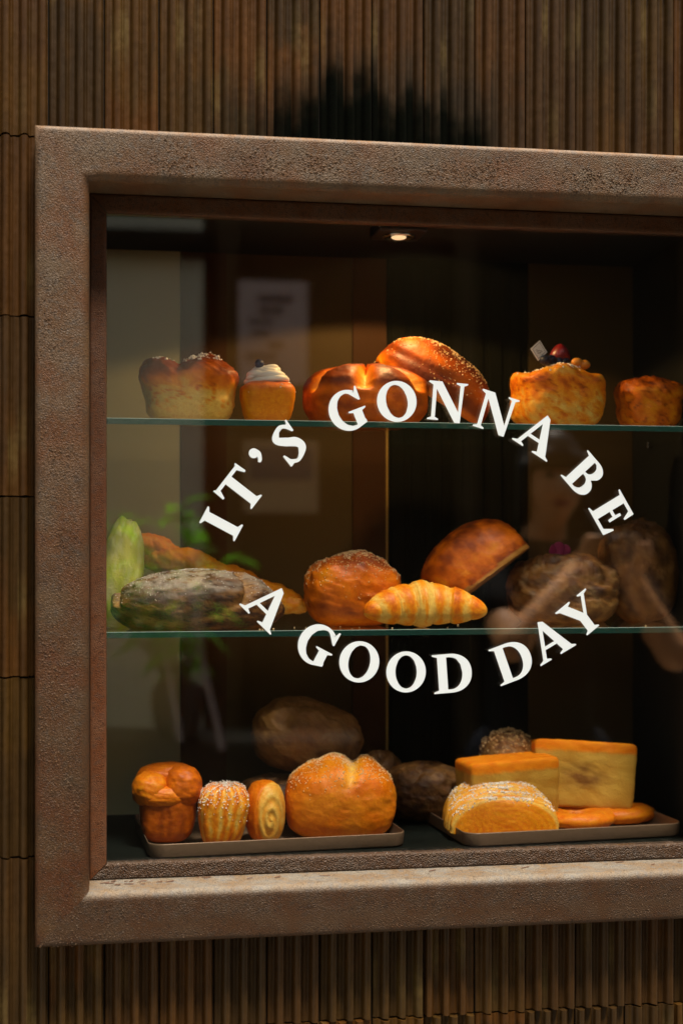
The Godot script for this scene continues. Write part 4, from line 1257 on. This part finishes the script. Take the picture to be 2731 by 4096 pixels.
	# toast loaves
	for r in [["toast_block", "flat brick of toast loaf with browned top behind the layered pastry", Vector3(0.594, Y, -0.205), Vector3(0.070, 0.0515, 0.036), Vector3(0, 9, 2), 191.0], ["toast_slab", "thick square toast slab with a brown scorch mark leaning back", Vector3(0.714, Y + 0.019, -0.225), Vector3(0.0775, 0.0505, 0.028), Vector3(-9, -4, -4), 201.0]]:
		b = bread(r[0], r[1], r[2])
		b.rotation_degrees = r[4]
		var h: Vector3 = r[3]
		var sd: float = r[5]
		blob("crust", b, M.soft_crumb, 120, 84, func(d: Vector3) -> Vector3:
			var u := sup(d, 14.0)
			var p := Vector3(u.x * h.x, u.y * h.y + h.y, u.z * h.z)
			return p + d * (0.0016 * N(d, 3.0, sd) + 0.0006 * N(d, 12.0, sd + 1)) + Vector3(0.003 * u.y * u.x, 0, 0), func(d: Vector3, q: Vector3) -> Color:
			var top := sm(h.y * 1.62, h.y * 1.74, q.y + 0.002 * N(d, 5.0, sd + 2))
			var c := Color(0.60, 0.36, 0.055).lerp(Color(0.50, 0.25, 0.028), 0.5 + 0.8 * N(d, 2.0, sd + 3))
			if sd > 195.0: c = c.lerp(Color(0.17, 0.06, 0.012), clampf(1.15 * gs(q.x + 0.006, 0.028) * gs(q.y - 0.048, 0.017) * (0.9 + 0.8 * N(d, 3.0, 6.0)), 0, 0.9))
			return c.lerp(crust(0.42 + 0.14 * N(d, 4.0, sd + 4)), top))
	# crumb bun behind
	b = bread("crumb_bun", "pale crumbly bun behind the toast brick", Vector3(0.612, Y + 0.056, -0.275), 0.0, "bun")
	blob("crust", b, M.rough_crust, 72, 48, func(d: Vector3) -> Vector3:
		var u := sup(d, 2.3)
		return Vector3(u.x * 0.043, low(u.y, 0.8) * 0.042 + 0.034, u.z * 0.040) * (1.0 + 0.07 * N(d, 2.6, 211.0) + 0.06 * absf(N(d, 6.0, 212.0))), func(d: Vector3, q: Vector3) -> Color: return rye(0.15 + 0.6 * N(d, 4.0, 213.0)))
	grains("crumb_topping", b, M.brown_sugar, 420, 0.0022, func(p: Vector3, n: Vector3) -> float: return sm(-0.1, 0.5, n.y))
	b = bread("hidden_roll", "brown roll that carries the crumb bun behind the toast brick", Vector3(0.612, Y, -0.30), 0.0, "bun")
	blob("crust", b, M.rough_crust, 60, 40, func(d: Vector3) -> Vector3:
		var u := sup(d, 2.6)
		return Vector3(u.x * 0.055, low(u.y, 0.9) * 0.031 + 0.028, u.z * 0.040), func(d: Vector3, q: Vector3) -> Color: return rye(0.5 + 0.3 * N(d, 3.0, 221.0)))
	# flat ring breads under the slab
	for k in 2:
		b = bread("ring_bread", ["flat orange ring bread under the toast slab, the left one", "flat orange ring bread under the toast slab, the right one"][k], Vector3(0.695 + 0.075 * k, Y, -0.185 - 0.03 * k), 0.0, "bread")
		var rm := func(u: float, v: float) -> Array:
			var a := TAU * u
			var t := TAU * v
			var rr := 0.030 + cos(t) * 0.0165
			var p := Vector3(cos(a) * rr * 1.25, 0.0115 + sin(t) * 0.0115 + 0.002 * N(Vector3(cos(a), sin(t), sin(a)), 2.0, 231.0 + k), sin(a) * rr)
			return [p, crust(0.42 + 0.2 * N(Vector3(cos(a), sin(t), sin(a)), 2.5, 233.0 + k))]
		part("crust", grid_mesh(72, 24, true, rm), M.crust, b)

# ------------------------------------------------------------------ the street behind the camera, seen in the glass
func leaf_into(st: SurfaceTool, p: Vector3, dir: Vector3, l: float, w: float) -> void:
	var side := dir.cross(Vector3(0.1, 1, 0.05)).normalized()
	var up := side.cross(dir).normalized()
	var a := p
	var prev := [p, p]
	for k in range(1, 5):
		var t := k / 4.0
		var ww := w * sin(PI * (0.12 + 0.88 * t)) if k < 4 else 0.0
		var c := p + dir * l * t - Vector3.UP * l * 0.35 * t * t
		var cur := [c - side * ww + up * ww * 0.25, c + side * ww + up * ww * 0.25]
		for v in [prev[0], cur[0], prev[1], prev[1], cur[0], cur[1]]: st.add_vertex(v)
		prev = cur

func build_street() -> void:
	var s := box("pavement", Vector3(-6, -0.15, -0.0), Vector3(8, -0.004, 3.4), M.pavement)
	tag(s, "", "", "", "structure")
	s = box("ground", Vector3(-80, -0.4, -80), Vector3(80, -0.16, 80), M.asphalt)
	tag(s, "", "", "", "structure")
	var f := thing("opposite_house", "plain shop house across the lane, seen mirrored in the glass", "building", Vector3(0, 0, 0))
	box("wall", Vector3(-5, 0, 3.6), Vector3(0.36, 2.949, 4.0), M.plaster, f)
	box("wall", Vector3(-5, 2.951, 3.58), Vector3(6, 3.2, 4.0), M.facade_upper, f)
	box("shop_front", Vector3(0.361, 0, 3.66), Vector3(6, 2.949, 4.0), M.facade_dark, f)
	for k in 5: box("shop_post", Vector3(0.42 + k * 0.95, 0, 3.60), Vector3(0.50 + k * 0.95, 2.94, 3.659), M.facade_wood, f)
	box("string_course", Vector3(-5, 2.62, 3.54), Vector3(0.36, 2.72, 3.599), M.facade_dark, f)
	var p := thing("notice", "pale lilac notice with dark printed blots across the lane", "poster", Vector3(0.63, 2.34, 3.58))
	part("sheet", bevel(Vector3.ZERO, Vector3(0.27, 0.40, 0.02), 0.001), M.poster_paper, p)
	for k in 7:
		part("print_block", bevel(Vector3(-0.06 + 0.12 * hsh(k, 1, 1), 0.13 - 0.045 * k, -0.0115), Vector3(0.05 + 0.10 * hsh(k, 2, 1), 0.018 + 0.02 * hsh(k, 3, 1), 0.002), 0.0), M.poster_ink, p)
	p = thing("menu_board", "brown menu board with dark upper half across the lane", "sign", Vector3(0.66, 1.78, 3.58))
	part("sheet", bevel(Vector3.ZERO, Vector3(0.29, 0.28, 0.02), 0.001), M.poster_brown, p)
	part("print_block", bevel(Vector3(0, 0.05, -0.0115), Vector3(0.25, 0.13, 0.002), 0.0), M.poster_ink, p)
	# planter with a leafy plant
	p = thing("planter", "long grey planter box on the pavement, mirrored at lower left", "planter", Vector3(0.33, -0.004, 2.72), 12)
	part("box_wall", bevel(Vector3(0, 0.45, 0), Vector3(0.95, 0.90, 0.30), 0.01), M.planter_grey, p)
	p = thing("potted_plant", "leafy green plant in a round black pot on the planter", "plant", Vector3(0.215, 0.897, 2.62))
	var pot := func(u: float, v: float) -> Array:
		var r: float = [0.0, 0.055, 0.075, 0.085, 0.078, 0.06, 0.05, 0.0][int(round(v * 7))]
		var y: float = [0.0, 0.0, 0.05, 0.12, 0.16, 0.18, 0.17, 0.165][int(round(v * 7))]
		return [Vector3(cos(u * TAU) * r, y, sin(u * TAU) * r), Color.WHITE]
	part("pot", grid_mesh(28, 7, true, pot), M.pot, p)
	var st := SurfaceTool.new()
	st.begin(Mesh.PRIMITIVE_TRIANGLES)
	for k in 13:
		var a := k * 2.4
		var tip := Vector3(cos(a) * (0.10 + 0.16 * hsh(k, 1, 9)) - 0.10, 0.20 + 0.56 * hsh(k, 2, 9), sin(a) * 0.16)
		var root := Vector3(cos(a) * 0.03, 0.16, sin(a) * 0.03)
		var m := tube_mesh(6, 14, func(t: float) -> Vector3: return root.lerp(tip, t) + Vector3(0, 0.08 * sin(PI * t), 0), func(t: float, _ph: float) -> float: return 0.006 * (1.0 - 0.7 * t), func(_s: float, _ph: float) -> Color: return Color.WHITE)
		part("stem", m, M.stem, p)
		for q in 18:
			var t := 0.25 + 0.75 * q / 17.0
			var c := root.lerp(tip, t) + Vector3(0, 0.08 * sin(PI * t), 0)
			var dr := Vector3(rng.randf_range(-1, 1), rng.randf_range(-0.2, 0.5), rng.randf_range(-1, 1)).normalized()
			leaf_into(st, c, dr, rng.randf_range(0.08, 0.16), rng.randf_range(0.016, 0.028))
	st.generate_normals()
	part("foliage", st.commit(), M.leaf, p)
	p = thing("bamboo_stakes", "two pale bamboo stakes leaning against the planter", "stake", Vector3(0, 0, 0))
	for k in 2:
		var a := Vector3(0.22 + 0.13 * k, 0.90 - 0.03 * k, 2.52)
		var e := Vector3(0.10 + 0.13 * k, 1.62 - 0.2 * k, 2.60)
		part("stake", tube_mesh(10, 12, func(t: float) -> Vector3: return a.lerp(e, t), func(_s: float, _ph: float) -> float: return 0.009, func(_s: float, _ph: float) -> Color: return Color.WHITE), M.poster_paper, p)

# ------------------------------------------------------------------ a person, as a field of tapered capsules
func field_mesh(bones: Array, cell: float, blend: float) -> ArrayMesh:
	var lo := Vector3.ONE * 1e9
	var hi := -lo
	for b in bones:
		var m: float = maxf(b[2], b[3]) + blend + cell * 2
		for q in [b[0], b[1]]:
			lo = lo.min(q - Vector3.ONE * m)
			hi = hi.max(q + Vector3.ONE * m)
	var n := Vector3i(((hi - lo) / cell).ceil()) + Vector3i.ONE
	var F := PackedFloat32Array()
	F.resize(n.x * n.y * n.z)
	F.fill(1e3)
	for b in bones:
		var a: Vector3 = b[0]
		var e: Vector3 = b[1]
		var ra: float = b[2]
		var rb: float = b[3]
		var m := maxf(ra, rb) + blend + cell * 1.5
		var i0 := Vector3i(((a.min(e) - Vector3.ONE * m - lo) / cell).floor()).clamp(Vector3i.ZERO, n - Vector3i.ONE)
		var i1 := Vector3i(((a.max(e) + Vector3.ONE * m - lo) / cell).ceil()).clamp(Vector3i.ZERO, n - Vector3i.ONE)
		var ab := e - a
		var l2 := maxf(ab.length_squared(), 1e-9)
		for z in range(i0.z, i1.z + 1):
			for y in range(i0.y, i1.y + 1):
				for x in range(i0.x, i1.x + 1):
					var p := lo + Vector3(x, y, z) * cell
					var t := clampf((p - a).dot(ab) / l2, 0, 1)
					var d := p.distance_to(a + ab * t) - lerpf(ra, rb, t)
					var k := x + n.x * (y + n.y * z)
					var o := F[k]
					var h := maxf(blend - absf(o - d), 0.0) / blend
					F[k] = minf(o, d) - h * h * blend * 0.25
	# surface nets
	var P := PackedVector3Array()
	var C := PackedColorArray()
	var id := {}
	for z in n.z - 1:
		for y in n.y - 1:
			for x in n.x - 1:
				var k := x + n.x * (y + n.y * z)
				var s := 0
				var acc := Vector3.ZERO
				var c := 0
				var v := [F[k], F[k + 1], F[k + n.x], F[k + n.x + 1], F[k + n.x * n.y], F[k + n.x * n.y + 1], F[k + n.x * n.y + n.x], F[k + n.x * n.y + n.x + 1]]
				for q in 8:
					if v[q] < 0.0: s += 1
				if s == 0 or s == 8: continue
				for ed in [[0, 1], [2, 3], [4, 5], [6, 7], [0, 2], [1, 3], [4, 6], [5, 7], [0, 4], [1, 5], [2, 6], [3, 7]]:
					var fa: float = v[ed[0]]
					var fb: float = v[ed[1]]
					if (fa < 0.0) != (fb < 0.0):
						var t := fa / (fa - fb)
						var pa := Vector3(ed[0] & 1, (ed[0] >> 1) & 1, (ed[0] >> 2) & 1)
						var pb := Vector3(ed[1] & 1, (ed[1] >> 1) & 1, (ed[1] >> 2) & 1)
						acc += pa.lerp(pb, t)
						c += 1
				id[k] = P.size()
				P.append(lo + (Vector3(x, y, z) + acc / c) * cell)
				C.append(Color.WHITE)
	var I := PackedInt32Array()
	var step := [1, n.x, n.x * n.y]
	for k in id:
		for ax in 3:
			var k2: int = k + step[ax]
			if (F[k] < 0.0) == (F[k2] < 0.0): continue
			var u: int = step[(ax + 1) % 3]
			var w: int = step[(ax + 2) % 3]
			if not (id.has(k - u) and id.has(k - w) and id.has(k - u - w)): continue
			var q := [id[k], id[k - u], id[k - u - w], id[k - w]]
			if F[k] < 0.0: I.append_array([q[0], q[2], q[1], q[0], q[3], q[2]])
			else: I.append_array([q[0], q[1], q[2], q[0], q[2], q[3]])
	return shaded(P, C, I)

func build_person() -> void:
	var X := 1.13
	var Z := 1.72
	var o := thing("person", "person in black facing the window with both arms raised to a camera", "person", Vector3(X, 0, Z))
	var hipL := Vector3(-0.10, 0.93, 0)
	var hipR := Vector3(0.10, 0.93, 0)
	var shL := Vector3(-0.19, 1.46, 0.0)
	var shR := Vector3(0.19, 1.46, 0.0)
	var elL := Vector3(-0.17, 1.27, -0.33)
	var elR := Vector3(0.25, 1.24, -0.31)
	var wrL := Vector3(0.035, 1.46, -0.24)
	var wrR := Vector3(0.155, 1.44, -0.24)
	var neck := Vector3(0, 1.52, 0.005)
	var head := Vector3(0.03, 1.68, -0.01)
	var skin := [[neck - Vector3(0, 0.06, 0), neck + Vector3(0.02, 0.08, -0.005), 0.062, 0.055], [head + Vector3(0, 0.03, 0.01), head + Vector3(0, -0.03, -0.025), 0.083, 0.066], [head + Vector3(0, -0.06, -0.035), head + Vector3(0, -0.09, -0.055), 0.050, 0.030],
		[head + Vector3(0, -0.005, -0.085), head + Vector3(0, -0.030, -0.108), 0.011, 0.014], [head + Vector3(-0.077, -0.01, 0.02), head + Vector3(-0.083, -0.035, 0.015), 0.016, 0.010], [head + Vector3(0.077, -0.01, 0.02), head + Vector3(0.083, -0.035, 0.015), 0.016, 0.010],
		[shL, elL, 0.050, 0.040], [elL, wrL, 0.041, 0.026], [shR, elR, 0.050, 0.040], [elR, wrR, 0.041, 0.026], [hipL, Vector3(-0.1, 0.5, 0.0), 0.082, 0.056], [Vector3(-0.1, 0.5, 0), Vector3(-0.1, 0.09, 0.02), 0.052, 0.034], [hipR, Vector3(0.1, 0.5, 0.0), 0.082, 0.056], [Vector3(0.1, 0.5, 0), Vector3(0.1, 0.09, 0.02), 0.052, 0.034],
		[Vector3(0, 0.95, 0), Vector3(0, 1.15, 0), 0.12, 0.115], [Vector3(0, 1.15, 0), Vector3(0, 1.38, 0), 0.115, 0.125], [shL, shR, 0.058, 0.058]]
	for s in [-1.0, 1.0]:
		var w: Vector3 = wrL if s < 0 else wrR
		var palm := w + Vector3(-0.01 * s, 0.035, -0.045)
		skin.append([w, palm, 0.025, 0.031])
		for k in 4:
			var b0 := palm + Vector3(0.018 * s, 0.022 - 0.015 * k, -0.012)
			var b1 := b0 + Vector3(0.004 * s, 0.010, -0.034 + 0.003 * k)
			var b2 := b1 + Vector3(-0.026 * s, 0.004, -0.012)
			skin.append([b0, b1, 0.0095, 0.0088])
			skin.append([b1, b2, 0.0088, 0.0076])
		skin.append([palm + Vector3(-0.016 * s, 0.0, 0.0), palm + Vector3(-0.030 * s, 0.030, -0.012), 0.0105, 0.0088])
	var body := field_mesh(skin, 0.013, 0.018)
	part("body", body, M.skin, o)
	part("shirt", field_mesh([[Vector3(0, 0.90, 0), Vector3(0, 1.15, 0), 0.150, 0.138], [Vector3(0, 1.15, 0), Vector3(0, 1.38, 0), 0.138, 0.148], [shL + Vector3(0.02, -0.01, 0), shR + Vector3(-0.02, -0.01, 0), 0.076, 0.076], [shL, shL.lerp(elL, 0.62), 0.070, 0.066], [shR, shR.lerp(elR, 0.62), 0.070, 0.066]], 0.02, 0.03), M.shirt, o)
	part("trousers", field_mesh([[Vector3(-0.06, 0.93, 0), Vector3(0.06, 0.93, 0), 0.128, 0.128], [hipL, Vector3(-0.1, 0.5, 0), 0.105, 0.080], [Vector3(-0.1, 0.5, 0), Vector3(-0.1, 0.09, 0.02), 0.080, 0.064], [hipR, Vector3(0.1, 0.5, 0), 0.105, 0.080], [Vector3(0.1, 0.5, 0), Vector3(0.1, 0.09, 0.02), 0.080, 0.064]], 0.024, 0.03), M.trousers, o)
	part("hair", field_mesh([[head + Vector3(0, 0.045, 0.03), head + Vector3(0, 0.0, 0.05), 0.088, 0.080], [head + Vector3(0, 0.075, -0.02), head + Vector3(0, 0.06, 0.02), 0.062, 0.066], [head + Vector3(-0.05, 0.055, -0.068), head + Vector3(0.05, 0.05, -0.068), 0.024, 0.024], [head + Vector3(-0.078, 0.03, -0.02), head + Vector3(-0.082, -0.10, 0.0), 0.028, 0.022], [head + Vector3(0.078, 0.03, -0.02), head + Vector3(0.082, -0.10, 0.0), 0.028, 0.022]], 0.013, 0.02), M.hair, o)
	for s in [-1.0, 1.0]:
		part("eye", grid_mesh(10, 8, true, func(u: float, v: float) -> Array: return [head + Vector3(0.031 * s, 0.012, -0.078) + Vector3(sin(PI * v) * cos(TAU * u), cos(PI * v), sin(PI * v) * sin(TAU * u)) * Vector3(0.013, 0.007, 0.008), Color.WHITE]), M.hair, o)
		part("shoe", field_mesh([[Vector3(0.1 * s, 0.045, 0.05), Vector3(0.105 * s, 0.038, -0.14), 0.045, 0.036]], 0.014, 0.01), M.shoe, o)
	part("mouth", grid_mesh(10, 6, true, func(u: float, v: float) -> Array: return [head + Vector3(0, -0.062, -0.086) + Vector3(sin(PI * v) * cos(TAU * u), cos(PI * v), sin(PI * v) * sin(TAU * u)) * Vector3(0.022, 0.006, 0.006), Color.WHITE]), M.petal, o)
	var cam := thing("handheld_camera", "black camera held up in the hands of the person in black", "camera", Vector3(X + 0.095, 1.50, Z - 0.30))
	part("camera_body", bevel(Vector3.ZERO, Vector3(0.115, 0.075, 0.04), 0.006), M.lamp_body, cam)
	part("lens", grid_mesh(24, 4, true, func(u: float, v: float) -> Array:
		var r: float = [0.0, 0.030, 0.031, 0.028, 0.0][int(round(v * 4))]
		return [Vector3(cos(TAU * u) * r, sin(TAU * u) * r, [-0.018, -0.018, -0.055, -0.06, -0.055][int(round(v * 4))]), Color.WHITE]), M.lamp_body, cam)

const LAMP := 0.105

func _ready() -> void:
	rng.seed = 7
	nz.seed = 5
	nz.noise_type = FastNoiseLite.TYPE_SIMPLEX_SMOOTH
	nz.frequency = 1.0
	nz.fractal_octaves = 3
	# camera: level, 1.87 m from the tiles, turned 9.3 degrees to the right, a 50 mm lens
	var cam := Camera3D.new()
	cam.name = "camera"
	add_child(cam)
	cam.position = Vector3(0, 1.5, 1.87)
	cam.rotation_degrees.y = -9.28
	var at := CameraAttributesPhysical.new()
	at.frustum_focal_length = 50.0
	at.frustum_near = 0.05
	at.frustum_far = 200.0
	at.frustum_focus_distance = 1.93
	at.exposure_aperture = 2.4
	cam.attributes = at
	cam.set_frustum(0.1 * 1176.0 / 3267.0, Vector2(0, 0.05 * 84.0 / 3267.0), 0.05, 200.0)
	cam.current = true
	var we := WorldEnvironment.new()
	we.name = "world_environment"
	var e := Environment.new()
	e.background_mode = Environment.BG_SKY
	var sky := ProceduralSkyMaterial.new()
	sky.sky_top_color = Color(0.84, 0.86, 0.88)
	sky.sky_horizon_color = Color(0.86, 0.86, 0.85)
	sky.sky_curve = 0.2
	sky.ground_bottom_color = Color(0.2, 0.19, 0.18)
	sky.ground_horizon_color = Color(0.5, 0.5, 0.48)
	e.sky = Sky.new()
	e.sky.sky_material = sky
	e.background_energy_multiplier = 0.7
	e.tonemap_mode = Environment.TONE_MAPPER_LINEAR
	e.tonemap_exposure = 1.5
	e.sdfgi_enabled = true
	e.ssao_enabled = true
	e.ssil_enabled = true
	we.environment = e
	add_child(we)
	var sun := DirectionalLight3D.new()
	sun.name = "sun"
	sun.light_energy = 1.6
	sun.light_color = Color(1.0, 0.96, 0.90)
	sun.light_angular_distance = 10.0
	sun.shadow_enabled = true
	add_child(sun)
	sun.look_at_from_position(Vector3(0.10, 0.92, 0.38), Vector3.ZERO)

	make_materials()
	build_street()
	build_wall()
	build_window()
	build_cabinet()
	top_shelf()
	mid_shelf()
	bottom_row()
	build_person()
